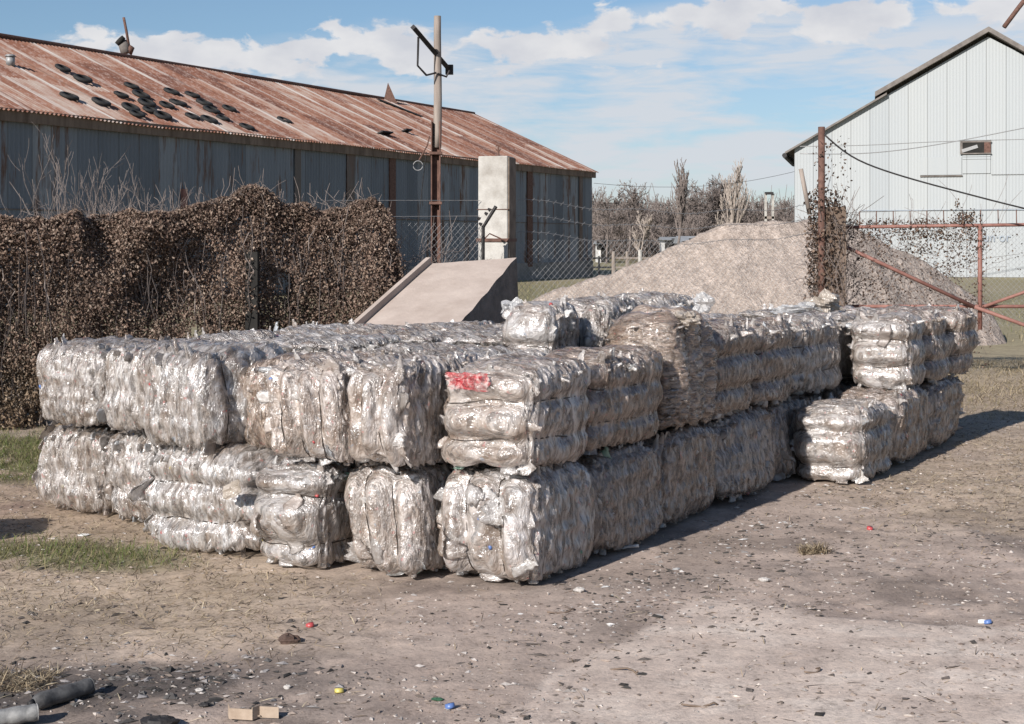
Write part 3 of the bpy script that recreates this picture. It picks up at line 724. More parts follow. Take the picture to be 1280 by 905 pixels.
blade_obj('dry_grass', 'grass', 'short dry straw lying over the dirt left and right of the stack', 'dry grass', 190000, (-4.4, 6.5), (5.0, 17), lambda x, y: straw_mask(x, y) * .9, .02, .075, .0016, .18, strawc, 1, thr=.03)
blade_obj('green_grass', 'grass', 'thin patch of green grass in front of the left end of the stack', 'grass', 60000, (-5.5, -1.2), (7.0, 13), lambda x, y: green_mask(x, y) * .9, .03, .10, .0017, .8, [(.09, .13, .035), (.13, .16, .05), (.20, .19, .08), (.28, .24, .13)], 2)
blade_obj('tall_dry_grass', 'grass', 'tall tangled dry grass under the vine covered gate', 'dry grass', 24000, (4.5, 9.5), (13.5, 20.5), lambda x, y: (.35 + .5 * fbm(x, y, 9, 3)) * sst(13, 17, y), .04, .14, .003, .6, [(.34, .27, .17), (.24, .20, .12), (.42, .34, .23)], 3)
blade_obj('field_grass', 'grass', 'pale winter grass of the field beyond the gravel heap', 'grass', 14000, (-1, 14), (24, 60), lambda x, y: .5, .05, .2, .006, 1.0, [(.28, .24, .13), (.17, .18, .08), (.36, .30, .19)], 4)
_t = (1 + 5 ** .5) / 2
OCT = np.array([[1, 0, 0], [-1, 0, 0], [0, 1, 0], [0, -1, 0], [0, 0, 1], [0, 0, -1.]])
OT = np.array([[0, 2, 4], [2, 1, 4], [1, 3, 4], [3, 0, 4], [2, 0, 5], [1, 2, 5], [3, 1, 5], [0, 3, 5]])
def chips(name, label, cat, n, xr, yr, maskf, lo, hi, flat, cols, seed, pw=2.5):
    rng = np.random.default_rng(seed); x = rng.uniform(*xr, n); y = rng.uniform(*yr, n)
    keep = (rng.random(n) < maskf(x, y)) & ~in_pile(x, y); x, y = x[keep], y[keep]; n = len(x)
    s = lo + (hi - lo) * rng.random(n) ** pw
    V = OCT[None] * (s[:, None] * rng.uniform(.5, 1.3, (n, 3)))[:, None, :] * np.array([1, 1, flat]) + rng.normal(0, .25, (n, 6, 3)) * s[:, None, None] * np.array([1, 1, flat])
    an = rng.uniform(0, 6.28, n); c_, s_ = np.cos(an), np.sin(an)
    st = rng.uniform(.5, 2.2, n)[:, None]
    vx = V[..., 0] * st; vy = V[..., 1]
    V[..., 0] = vx * c_[:, None] - vy * s_[:, None]; V[..., 1] = vx * s_[:, None] + vy * c_[:, None]
    V += np.stack([x, y, gheight(x, y) + s * flat * .35], 1)[:, None]
    c = np.array(cols)[rng.integers(0, len(cols), n)] * rng.uniform(.7, 1.2, (n, 1))
    o = mesh_obj(name, V.reshape(-1, 3), [(OT[None] + (np.arange(n) * 6)[:, None, None]).reshape(-1, 3)], M['debris'], None, np.repeat(c, 6, 0))
    tag(o, label, cat, kind='stuff')
dm = lambda x, y: .25 + .6 * sst(.45, .65, fbm(x * 1.7, y * 1.7, 77, 4)) 
chips('gravel', 'small stones and crumbs of dirt strewn over the bare ground', 'gravel', 110000, (-4.3, 6.5), (4.8, 14), dm, .0015, .013, .5, [(.30, .24, .20), (.22, .17, .14), (.42, .37, .33), (.16, .13, .11), (.40, .36, .33)], 5, 3)
chips('charred_bits', 'black and dark brown charred scraps scattered over the ground', 'charred scraps', 26000, (-3.2, 5), (4.8, 10.5), lambda x, y: np.clip(.16 + .9 * char_mask(x, y) + .55 * (np.exp(-((apron(x, y) + .05) / .15) ** 2)) + .5 * np.exp(-((y - 7.5 - .35 * (x - .5)) / .4) ** 2) * (x > 0), 0, 1) * sst(.35, .6, fbm(x * 3, y * 3, 91, 3)), 0.003, .020, .3, [(.05, .045, .04), (.10, .085, .075), (.16, .13, .11)], 6, 3)
chips('white_flakes', 'small white and clear plastic flakes littering the dirt around the stack', 'plastic flakes', 300, (-4, 5), (4.8, 11), lambda x, y: .12 + .5 * np.exp(-((y - 7.3 - .5 * (x)) / .6) ** 2), .003, .012, .2, [(.55, .53, .50), (.45, .43, .40), (.42, .35, .29)], 8, 3)

chips('ash_clumps', 'black and grey clumps of burnt rubbish around the burnt cans at the lower left', 'ash', 2600, (-2.9, -.5), (4.95, 6.2), lambda x, y: char_mask(x, y) ** 1.5, .004, .020, .45, [(.04, .037, .035), (.08, .073, .068), (.14, .13, .12), (.26, .24, .23)], 15, 2.5)
chips('swept_litter', 'dark crumbs of litter gathered along the shaded foot of the stack', 'litter', 9000, (0, 3.2), (6.4, 10.5), lambda x, y: np.exp(-((((x - P0[0]) * W_[0] + (y - P0[1]) * W_[1]) + .45) / .28) ** 2) * sst(.35, .6, fbm(x * 4, y * 4, 14, 3)), .003, .017, .4, [(.05, .045, .04), (.12, .10, .085), (.30, .27, .25), (.5, .48, .46), (.09, .08, .07)], 16, 3)
# single litter pieces
def litter_cap(px, py, colr, label):
    g = G(px, py); o = cap('bottle_cap', colr); o.scale = (1.25,) * 3; o.location = (g[0], g[1], gheight(g[0], g[1]) + .001); o.rotation_euler = (.25, .1, px)
    tag(o, label, 'bottle cap', 'bottle caps lying on the dirt')
litter_cap(388, 779, 'red', 'red bottle cap on the dirt next to the dark clod')
litter_cap(1087, 661, 'red', 'red bottle cap on the dirt right of the dry grass tuft')
litter_cap(1235, 776, 'blue', 'bright blue bottle cap on the dirt near the right edge')
litter_cap(1228, 775, 'white', 'pale cap touching the bright blue cap near the right edge')
litter_cap(563, 884, 'blue', 'pale blue bottle cap on the dirt near the bottom centre')
litter_cap(424, 862, 'yellow', 'yellow bottle cap on the dirt between the cardboard scrap and the green shard')
def blob(name, px, py, s, mat, label, cat, seed, sq=.5, st=1.3, group=None):
    rng = np.random.default_rng(seed); n1, n2 = 14, 9
    u, v = np.meshgrid(np.linspace(0, 2 * math.pi, n1, endpoint=False), np.linspace(.05, math.pi - .05, n2), indexing='ij')
    r = 1 + .5 * (vnoise(u * 1.9 + seed, v * 2.7, seed) - .5) + rng.normal(0, .05, u.shape)
    g = G(px, py); gz0 = gheight(g[0], g[1])
    V = np.stack([r * np.sin(v) * np.cos(u) * s * st, r * np.sin(v) * np.sin(u) * s, r * np.cos(v) * s * sq + s * sq * .8], -1) + [g[0], g[1], gz0]
    idx = np.arange(n1 * n2).reshape(n1, n2); i2 = np.roll(idx, -1, 0)
    Q = np.stack([idx[:, :-1], idx[:, 1:], i2[:, 1:], i2[:, :-1]], -1).reshape(-1, 4)
    m = MB(); m.add(V.reshape(-1, 3), q=Q); o = recenter(m.build(name, M[mat], None, False)); tag(o, label, cat, group); return o
M['clod'] = m_simple('dark_dirt_clod', (.07, .045, .035), (.15, .10, .08), 30, .95, bump=1, bd=.01)
M['stone'] = m_simple('pale_stone', (.36, .33, .30), (.52, .49, .46), 20, .9)
M['green_shard'] = m_simple('dark_green_plastic', (.03, .09, .05), (.06, .14, .08), 20, .5)
blob('dirt_clod', 361, 799, .035, 'clod', 'dark brown lump of earth below the red cap', 'clod', 3, .6)
blob('stone', 249, 862, .013, 'stone', 'pale flat stone in the ash right of the burnt cans', 'stone', 4)
blob('stone', 359, 857, .011, 'stone', 'small round pale stone above the cardboard scrap', 'stone', 5, .8)
blob('stone', 955, 725, .022, 'stone', 'whitish stone on the dirt below the dry grass tuft', 'stone', 6)
blob('plastic_shard', 547, 872, .017, 'green_shard', 'dark green plastic shard on the dirt near the bottom centre', 'plastic shard', 8, .3)
blob('plastic_scrap', 104, 667, .028, 'house_white', 'white scrap lying on the dirt in front of the left end of the stack', 'plastic scrap', 9, .2)
blob('plastic_scrap', 724, 737, .022, 'stone', 'small grey crumpled scrap on the dirt right of the nearest corner bale', 'plastic scrap', 10, .6)
blob('charcoal_lump', 200, 903, .05, 'black', 'black charred lump at the bottom edge left of the cardboard', 'charcoal', 11, .4)
blob('charcoal_lump', 256, 880, .016, 'black', 'small black charcoal lump in the ash left of the cardboard', 'charcoal', 12, .6)
# flat clear bottle lying by the shaded side
g = G(775, 687)
m = MB(); T = TPL[3]; m.add(T @ np.array([[0, 1, 0], [0, 0, 1], [1, 0, 0.]]) * [1, .8, .9] + [g[0], g[1], .02], q=TQ, col=(.55, .56, .56))
o = recenter(m.build('crushed_bottle', M['plastic'], None, usecol=True)); tag(o, 'crushed clear bottle lying on the ground beside the shaded side of the stack', 'bottle')
# cardboard
g = G(315, 893); m = MB(); t = .003
for (a, b, hh) in [((-.085, .0), (-.075, -.035), .045), ((-.075, -.035), (.01, -.05), .038), ((.01, -.05), (.03, -.02), .045), ((.03, -.02), (.10, -.03), .04)]:
    a, b = np.array(a), np.array(b); d = b - a; L = np.linalg.norm(d); an = math.atan2(d[1], d[0])
    rot = np.array([[math.cos(an), -math.sin(an), 0], [math.sin(an), math.cos(an), 0], [0, 0, 1]])
    m.box([g[0] + (a[0] + b[0]) / 2, g[1] + (a[1] + b[1]) / 2, hh / 2 - .004], [L + .002, t, hh], rot)
m.box([g[0] - .02, g[1] + .0, .004], [.11, .06, .003])
o = recenter(m.build('cardboard_scrap', M['card'])); tag(o, 'torn and folded beige cardboard scrap standing on the dirt at the bottom left', 'cardboard')
# burnt cans
def can(p0, p1, r, mat, label):
    p0, p1 = np.array(p0), np.array(p1); L = np.linalg.norm(p1 - p0); ax = (p1 - p0) / L
    root = empty('burnt_can', ((p0 + p1) / 2).tolist()); c = (p0 + p1) / 2
    ss = np.linspace(0, 1, 16); rr = r * (1 + .05 * np.sin(ss * 14) * np.sin(ss * 3))
    rr[-1] = r * .93; rr[-2] = r * 1.03; rr[0] = r * .5; rr[1] = r * .9
    MB().tube([p0 + ax * L * s - c for s in ss], rr, 20, caps=False).build('can_body', M[mat], root, True)
    MB().tube([p1 - c - ax * .012, p1 - c - ax * .008], r * .86, 20).build('can_base', M['black'], root, True)
    a = np.arange(20) / 20 * 2 * math.pi; s1 = np.cross(ax, [0, 0, 1]); s1 /= np.linalg.norm(s1); s2 = np.cross(ax, s1)
    MB().tube([p1 - c + (np.cos(k) * s1 + np.sin(k) * s2) * r * .96 for k in a], r * .07, 6, closed=True).build('can_rim', M[mat], root, True)
    MB().tube([p0 - c, p0 - c - ax * .02], [r * .5, r * .3], 12).build('can_nozzle', M['black'], root, True)
    tag(root, label, 'can', 'burnt cans at the bottom left')
g1, g2 = G(-12, 905), G(50, 895)
can([g1[0], g1[1] - .02, .022], [g2[0], g2[1] - .03, .024], .030, 'ash_can', 'grey ash-coated burnt spray can with its hollow base facing right')
g1, g2 = G(38, 890), G(103, 876)
can([g1[0] + .0, g1[1] + .03, .023], [g2[0], g2[1] + .10, .025], .030, 'soot_can', 'darker sooty burnt spray can lying behind the grey one')
# dry tuft
V, q, t, c = blades(500, (G(1017, 690)[0] - .07, G(1017, 690)[0] + .07), (G(1017, 690)[1] - .05, G(1017, 690)[1] + .06), lambda x, y: 1.0, .03, .085, .0018, .7, strawc, 77)
tag(recenter(mesh_obj('grass_tuft', V, [q, t], M['grass'], None, c)), 'uprooted dry grass tuft on the dirt right of centre', 'grass tuft')
V, q, t, c = blades(700, (G(25, 850)[0] - .16, G(25, 850)[0] + .12), (G(25, 850)[1] - .12, G(25, 850)[1] + .15), lambda x, y: 1.0, .03, .11, .0016, .3, strawc, 78)
tag(recenter(mesh_obj('grass_tuft', V, [q, t], M['grass'], None, c)), 'flattened heap of dry straw behind the burnt cans at the left edge', 'grass tuft')
# twigs
for i, (px, py, L, an, lb) in enumerate([(880, 880, .14, .2, 'dark curved twig on the pale concrete near the bottom'), (1018, 837, .10, .9, 'short dark curved strip on the pale concrete, lower right'), (706, 762, .16, .6, 'thin brown twig on the dirt in front of the nearest corner bale'), (785, 838, .12, 2.6, 'small forked dark twig at the edge of the concrete')]):
    g = G(px, py); s = np.linspace(-.5, .5, 7)
    pts = np.stack([g[0] + s * L * math.cos(an), g[1] + s * L * math.sin(an), gheight(g[0], g[1]) + .006 + .006 * np.sin(s * 9)], 1); pts[:, 0] += .02 * np.cos(s * 5)
    tag(recenter(MB().tube(pts, .004, 5).build('twig', M['wood'], None, True)), lb, 'twig')

# ---------------------------------------------------------------- branching plants
def grow(rng, base, h, r0, levels, spread, nchild, up=.25, gnarl=.12, first=.25, lenf=.62):
    segs = []
    def rec(p, d, L, r, lv):
        n = 5 if lv < 2 else 3 if lv < 4 else 2
        pts = [p]; rs = [r]
        for i in range(n):
            d = d + rng.normal(0, gnarl, 3) + np.array([0, 0, up * .25]); d /= np.linalg.norm(d)
            p = p + d * L / n; pts.append(p); rs.append(r * (1 - .45 * (i + 1) / n))
        for i in range(n): segs.append((pts[i], pts[i + 1], rs[i], rs[i + 1]))
        if lv >= levels: return
        k = nchild[min(lv, len(nchild) - 1)]
        for j in range(k):
            s = first + (1 - first) * (j + rng.random()) / k if lv == 0 else .25 + .75 * (j + rng.random()) / k
            i = min(n - 1, int(s * n)); q = pts[i] + (pts[i + 1] - pts[i]) * (s * n - i)
            dd = (pts[i + 1] - pts[i]); dd /= np.linalg.norm(dd)
            a = rng.normal(0, 1, 3); a -= a @ dd * dd; a /= np.linalg.norm(a)
            sp = spread * rng.uniform(.7, 1.3); nd = dd * math.cos(sp) + a * math.sin(sp); nd[2] += up; nd /= np.linalg.norm(nd)
            rec(q, nd, L * lenf * rng.uniform(.75, 1.15) * (1.15 - .45 * s if lv == 0 else 1), rs[i] * .58, lv + 1)
    rec(np.array(base, float), np.array([0, 0, 1.]), h, r0, 0)
    return segs
def segs_mesh(segs, minr=0, n=3):
    p0 = np.array([s[0] for s in segs]); p1 = np.array([s[1] for s in segs]); r0 = np.maximum([s[2] for s in segs], minr); r1 = np.maximum([s[3] for s in segs], minr)
    d = p1 - p0; d /= np.linalg.norm(d, axis=1)[:, None] + 1e-9
    up = np.where(np.abs(d[:, 2:3]) > .9, [[1., 0, 0]], [[0, 0, 1.]]); A = np.cross(d, up); A /= np.linalg.norm(A, axis=1)[:, None]; B = np.cross(d, A)
    V = []
    for p, r in ((p0, r0), (p1, r1)):
        for j in range(n):
            a = 2 * math.pi * j / n; V.append(p + r[:, None] * (math.cos(a) * A + math.sin(a) * B))
    V = np.stack(V, 1); k = np.arange(len(segs))[:, None] * 2 * n
    Q = np.vstack([k + np.array([j, (j + 1) % n, n + (j + 1) % n, n + j]) for j in range(n)])
    return V.reshape(-1, 3), Q
def bare_tree(px, Y, top_py, levels, spread, label, seed, pale=False, up=.3, r=.012, nch=(9, 5, 4, 3), minr=.012, first=.25, lenf=.5):
    rng = np.random.default_rng(seed); x = (px - 640) / F * Y; H = CH + (HZ - top_py) / F * Y
    root = empty('bare_tree', (x, Y, -.05)); mat = M['bark_pale'] if pale else M['bark']
    segs = grow(rng, (0, 0, 0), H * .86, H * r, levels, spread, nch, up, .1, first, lenf)
    zmax = max(s[1][2] for s in segs); k = H / zmax
    segs = [(a * k, b * k, c, d) for a, b, c, d in segs]
    V, Q = segs_mesh(segs[:5], 0, 7); mesh_obj('trunk', V, [Q], mat, root)
    V, Q = segs_mesh(segs[5:], minr * 1.25); mesh_obj('crown', V, [Q], mat, root)
    tag(root, label, 'tree', 'bare winter trees beyond the field')
trees = [
    (758, 112, 232, 4, .8, 'bare brown tree directly right of the rusty shed', 0, .12, (10, 6, 5, 3)),
    (783, 120, 222, 4, .7, 'rounded bare tree second from the rusty shed', 0, .14, (12, 6, 5, 3)),
    (798, 92, 262, 4, .55, 'low bare tree with a thick pale forked trunk in the field', 1, .3, (8, 6, 4, 3)),
    (826, 118, 248, 4, .8, 'bushy olive brown bare tree left of the tall narrow one', 0, .14, (11, 6, 5, 3)),
    (845, 104, 196, 4, .35, 'tall narrow bare tree with upright twigs', 0, .5, (16, 5, 4, 3)),
    (872, 128, 238, 4, .8, 'bare tree with drooping twigs behind the small white house', 0, .08, (11, 6, 5, 3)),
    (880, 132, 217, 4, .95, 'broad round-topped bare tree, the biggest crown on the skyline', 0, .12, (18, 8, 6, 4)),
    (915, 108, 197, 4, .4, 'pale slender poplar rising over the gravel heap', 1, .45, (15, 5, 4, 2)),
    (930, 122, 238, 4, .8, 'bare brown tree right of the pale poplar', 0, .14, (12, 6, 5, 3)),
    (952, 126, 243, 4, .8, 'bare tree behind the twin wooden posts', 0, .14, (12, 6, 5, 3)),
    (978, 124, 246, 4, .8, 'last bare tree before the white shed', 0, .14, (12, 6, 5, 3)),
    (812, 135, 240, 4, .8, 'distant bare tree between the forked trunk tree and the narrow tree', 0, .14, (12, 6, 5, 3)),
    (740, 135, 236, 4, .8, 'distant bare tree half hidden by the end of the rusty shed', 0, .14, (12, 6, 5, 3)),
    (898, 96, 262, 3, .5, 'thin leafless sapling at the foot of the gravel heap', 1, .5, (9, 5, 4)),
]
for i, (px, Y, tp, lv, sp, lb, pale, up, nch) in enumerate(trees): bare_tree(px, Y, tp, lv, sp, lb, 200 + i, bool(pale), up, .016 if pale else .013, nch, .016, .5 if i in (6,) else .22, .5)
# distant scrubby wood: one mass
rng = np.random.default_rng(5); segs = []
for k in range(560):
    x0 = rng.uniform(4, 38); y0 = rng.uniform(138, 150); h0 = rng.uniform(4.0, 7.9)
    for j in range(40):
        p = np.array([x0 + rng.normal(0, .9), y0 + rng.normal(0, .6), rng.uniform(.2, h0 * .7)]); d = rng.normal(0, .5, 3) + [0, 0, 1.1]
        segs.append((p, p + d * rng.uniform(.5, 1.3), .035, .015))
V, Q = segs_mesh(segs, .02); o = mesh_obj('distant_scrub', V, [Q], M['bark']); tag(o, 'brown leafless scrub forming the far edge of the field', 'woodland', kind='stuff')
# bushes under the trees
for i, (px, Y, tp, w, lb) in enumerate([(770, 125, 275, 3.2, 'dark undergrowth right of the shed end'), (820, 128, 278, 3.0, 'dark undergrowth under the bushy olive brown tree'), (885, 130, 285, 3.0, 'dark undergrowth behind the small white house'), (935, 128, 268, 3.6, 'dark undergrowth above the left slope of the gravel heap'), (980, 128, 266, 3.0, 'dark undergrowth against the white shed corner')]):
    rng = np.random.default_rng(900 + i); x = (px - 640) / F * Y; H = CH + (HZ - tp) / F * Y; segs = []
    for j in range(1500):
        a = rng.uniform(0, 6.28); rr = rng.random() ** .5; z0 = rng.uniform(.05, .85) * H; wz = math.sqrt(max(0, 1 - (z0 / H) ** 2)) * w
        p = np.array([rr * wz * math.cos(a), rr * wz * .6 * math.sin(a), z0]); d = rng.normal(0, .5, 3) + [0, 0, .7]
        segs.append((p, p + d * rng.uniform(.3, .7), .03, .012))
    V, Q = segs_mesh(segs, .016); o = mesh_obj('leafless_bush', V, [Q], M['bark']); o.location = (x, Y, 0); tag(o, lb, 'bush', 'bushes at the far edge of the field')
# bare shrub over the hedge
rng = np.random.default_rng(31); segs = []
for k in range(8):
    an = rng.uniform(0, 6.28); sg = grow(rng, (rng.normal(0, .35), rng.normal(0, .15), 0), 2.3, .013, 3, .55, (6, 4, 3), .15, .16, .35, .5)
    lx, ly = rng.normal(0, .14), rng.normal(0, .08)
    segs += [(a + [lx * a[2] * .55, ly * a[2], 0], b + [lx * b[2] * .55, ly * b[2], 0], c, d) for a, b, c, d in sg]
zm = max(s[1][2] for s in segs); k = 2.95 / zm
segs = [(a * [.62, .8, k], b * [.62, .8, k], c, d) for a, b, c, d in segs]
V, Q = segs_mesh(segs, .0018); o = mesh_obj('bare_shrub', V, [Q], M['bark']); o.location = (-4.45, 15.4, 0)
tag(o, 'pale leafless shrub poking up behind the dead hedge in front of the shed wall', 'shrub')

# ---------------------------------------------------------------- vine covered fence (hedge)
FA, FB = np.array([-7.5, 11.6]), np.array([-.95, 15.15])
FD = (FB - FA); FL = np.linalg.norm(FD); FD /= FL; FN = np.array([FD[1], -FD[0]])   # towards the camera
def s_of_px(px):   # distance along the fence of an image column (used once to lay out the outline)
    t = (px - 640) / F; return (t * FA[1] - FA[0]) / (FD[0] - t * FD[1])
prof = [(-400, 275), (0, 272), (130, 268), (200, 262), (255, 252), (285, 246), (300, 236), (312, 229), (326, 238), (350, 249), (372, 252), (400, 256), (440, 254), (466, 256), (480, 264), (488, 290), (496, 330), (506, 370), (530, 400)]
ps = np.array([s_of_px(p[0]) for p in prof]); pz = np.array([CH + (HZ - p[1]) / F * (FA[1] + FD[1] * s_of_px(p[0])) for p in prof])
def hedge_leaves(n, seed, thick, ztop_off=0, lo=.009, hi=.021, cols=None, zr=(0, 1), jz=0.0):
    rng = np.random.default_rng(seed); s = rng.uniform(0, FL, n); top = np.interp(s, ps, pz) + (fbm(s * 4, s * 0 + 3, 4, 4) - .5) * .24 - .06
    f = rng.uniform(*zr, n); zz = f * top + jz
    bulge = (fbm(s * 2.2, zz * 1.6, 12, 4) - .45) * .6
    off = bulge + rng.normal(0, thick, n)
    off = np.where(f > .97, off * .7, off)
    hole = fbm(s * 3.2, zz * 1.6, 19, 4)
    keep = rng.random(n) < np.clip(sst(.28, .46, hole + .10 + .08 * (f > .8)) , .06, 1)
    s, zz, off, f, n = s[keep], zz[keep], off[keep], f[keep], keep.sum()
    c = np.stack([FA[0] + FD[0] * s + FN[0] * off, FA[1] + FD[1] * s + FN[1] * off, zz], 1)
    sz = rng.uniform(lo, hi, n)
    a = rng.normal(0, 1, (n, 3)) * [1, 1, .6]; a[:, 2] -= .9; a /= np.linalg.norm(a, axis=1)[:, None]
    b = np.cross(a, rng.normal(0, 1, (n, 3))); b /= np.linalg.norm(b, axis=1)[:, None]; nn = np.cross(a, b)
    V = np.stack([c - a * sz[:, None], c + b * sz[:, None] * .6 + nn * sz[:, None] * .25, c + a * sz[:, None], c - b * sz[:, None] * .6 + nn * sz[:, None] * .25], 1)
    base = np.array([[.26, .185, .14], [.20, .135, .105], [.31, .235, .185], [.38, .30, .24], [.14, .095, .075]])
    k = rng.choice(5, n, p=[.32, .25, .22, .07, .14]); col = base[k] * rng.uniform(.75, 1.15, (n, 1))
    col = col * (.72 + .5 * fbm(s * 1.3, zz * 1.8, 44, 3))[:, None]; low = sst(.42, .15, f)[:, None] * .5; col = col * (1 - low) + np.array([.24, .18, .11]) * low * rng.uniform(.6, 1.2, (n, 1))
    return V.reshape(-1, 3), np.arange(n * 4).reshape(n, 4), np.repeat(col, 4, 0)
hedge = empty('vine_covered_fence', (FA[0] + FD[0] * FL / 2, FA[1] + FD[1] * FL / 2, 0)); hc = np.array([*hedge.location])
tag(hedge, 'fence smothered in dead brown hanging vines, left of the stack', 'hedge')
V1, Q1, c1 = hedge_leaves(300000, 51, .085)
V2_, Q2, c2 = hedge_leaves(60000, 52, .06, zr=(.9, 1.03))
V = np.vstack([V1, V2_]); Qm = np.vstack([Q1, Q2 + len(V1)])
o = mesh_obj('dead_foliage', V - hc, [Qm], M['leaf'], hedge, np.vstack([c1, c2])); o['kind'] = 'stuff'
rng = np.random.default_rng(53); segs = []
for k in range(420):   # hanging stems
    s = rng.uniform(0, FL); top = np.interp(s, ps, pz); off = rng.normal(0, .14); zt = top * rng.uniform(.5, 1.0); L = rng.uniform(.3, 1.3)
    p = np.array([FA[0] + FD[0] * s + FN[0] * off, FA[1] + FD[1] * s + FN[1] * off, zt])
    for j in range(4):
        q = p + np.array([rng.normal(0, .04), rng.normal(0, .04), -L / 4]); q[2] = max(q[2], .01); segs.append((p, q, .005, .004)); p = q
for k in range(260):  # fuzz on the top and a loose tangle at the right end
    s = rng.uniform(FL * .25, FL); top = np.interp(s, ps, pz); p = np.array([FA[0] + FD[0] * s, FA[1] + FD[1] * s, top - .05]); d = rng.normal(0, .5, 3) + [0, 0, .8]
    for j in range(3):
        q = p + d * .05; segs.append((p, q, .003, .002)); p = q; d = d + rng.normal(0, .5, 3)
for k in range(420):
    s = FL * rng.uniform(.86, 1.05); p = np.array([FA[0] + FD[0] * s, FA[1] + FD[1] * s, rng.uniform(.4, 1.5)]) + FN.tolist().__len__() * 0; d = np.array([rng.normal(.35, .5), rng.normal(0, .3), rng.normal(.7, .5)])
    for j in range(4):
        q = p + d * .07; segs.append((p, q, .0026, .002)); p = q; d = d + rng.normal(0, .6, 3)
V, Q = segs_mesh(segs, .002); mesh_obj('vine_stems', V - hc, [Q], M['bark'], hedge)
for px, w, tp in ((309, .12, 250),):
    s = s_of_px(px); x, y = FA + FD * s + FN * .16; MB().box([x - hc[0], y - hc[1], .80], [w, w, 1.6]).build('fence_post', M['dark'], hedge)

# ---------------------------------------------------------------- rusty shed
SX = np.array([-.457, -.889]); SX = SX / np.linalg.norm(SX); so = np.array([3.93, 70.8]); s_ang = math.atan2(SX[1], SX[0])
shed = empty('corrugated_shed', (so[0], so[1], 0), s_ang)
tag(shed, 'long grey corrugated iron shed with a rusted striped roof, upper left', 'shed')
SL, SW, EZ, RZ = 52.0, 6.72, 5.2, 8.26
slope = (RZ - EZ) / SW
def corr(x0, x1, pitch, amp, nper, rows, fn):
    """corrugated sheet; fn(x, t, off) -> points"""
    n = int((x1 - x0) / pitch * nper); xs = np.linspace(x0, x1, n + 1); off = amp * np.sin(xs / pitch * 2 * math.pi)
    V = np.stack([fn(xs, t, off) for t in rows], 1); k = len(rows)
    idx = np.arange(len(xs) * k).reshape(len(xs), k)
    Q = np.stack([idx[:-1, :-1], idx[1:, :-1], idx[1:, 1:], idx[:-1, 1:]], -1).reshape(-1, 4)
    m = MB(); m.add(V.reshape(-1, 3), q=Q); return m
sag = lambda xs: .05 * np.sin(xs * .35) + .03 * np.sin(xs * .9 + 1)
corr(0, SL, .16, .018, 6, np.linspace(.75, EZ - .22, 3), lambda x, t, o: np.stack([x, o, np.full_like(x, t)], 1)).build('wall', M['wall_zinc'], shed, True)
# far side and gables (seen only from other positions)
corr(0, SL, .16, .018, 4, [0, EZ], lambda x, t, o: np.stack([x, -2 * SW + o, np.full_like(x, t)], 1)).build('wall', M['wall_zinc'], shed, True)
for gxp in (0.06, SL - .06):
    m = MB(); m.add([[gxp, -.05, 0], [gxp, -2 * SW + .05, 0], [gxp, -2 * SW + .05, EZ - .1], [gxp, -SW, RZ - .15], [gxp, -.05, EZ - .1]]); m.q = []; m.t = [np.array([[0, 1, 2], [0, 2, 3], [0, 3, 4]])]
    m.build('gable_wall', M['wall_zinc'], shed)
MB().box([SL / 2, -.06, .37], [SL, .26, .76]).build('plinth', M['plinth'], shed)
for sgn in (1, -1):
    def rf(x, t, o, sgn=sgn):
        yy = .22 - (SW + .22) * t if sgn == 1 else -2 * SW - .22 + (SW + .22) * t
        zz = EZ - .22 * slope + (RZ - EZ + .22 * slope) * t + o + sag(x) * (1 - abs(t - .5))
        return np.stack([x, np.full_like(x, yy), zz], 1)
    corr(-.35, SL, .16, .022, 6, np.linspace(0, 1, 6), rf).build('roof', M['roof'], shed, True)
MB().box([SL / 2 - .1, .10, EZ - .20], [SL + .1, .10, .34]).build('fascia', M['wood'], shed)
MB().box([-.28, -SW / 2, (EZ + RZ) / 2 - .12], [.05, SW + .1, .16], rot=[[1, 0, 0], [0, math.cos(-math.atan(slope)), -math.sin(-math.atan(slope))], [0, math.sin(-math.atan(slope)), math.cos(-math.atan(slope))]]).build('gable_board', M['dark'], shed)
MB().tube([[-.2, -SW, RZ + .03], [SL, -SW, RZ + .03]], .08, 8).build('ridge_cap', M['rust'], shed)
def shed_s(px):   # distance from the far corner along the wall of an image column
    t = (px - 640) / F; return (t * so[1] - so[0]) / (SX[0] - t * SX[1])
for px, w in ((489, .42), (661, .50)):
    MB().box([shed_s(px), .05, EZ / 2 + .2], [w, .06, EZ - .75]).build('rusted_panel', M['rust'], shed)
M['rust_stain'] = m_metal_panels('brown_stained_zinc', [(.2, (.08, .065, .055)), (.6, (.14, .115, .10)), (.9, (.2, .17, .15))], .4, 'X', .1)
for px, w in ((371, .35), (437, .5), (725, .4)):
    MB().box([shed_s(px), .045, EZ / 2 + .25], [w, .02, EZ - .9]).build('stained_panel', M['rust_stain'], shed)
MB().box([shed_s(228), .07, 2.55], [.20, .10, 1.5]).build('door_frame', M['redox'], shed)
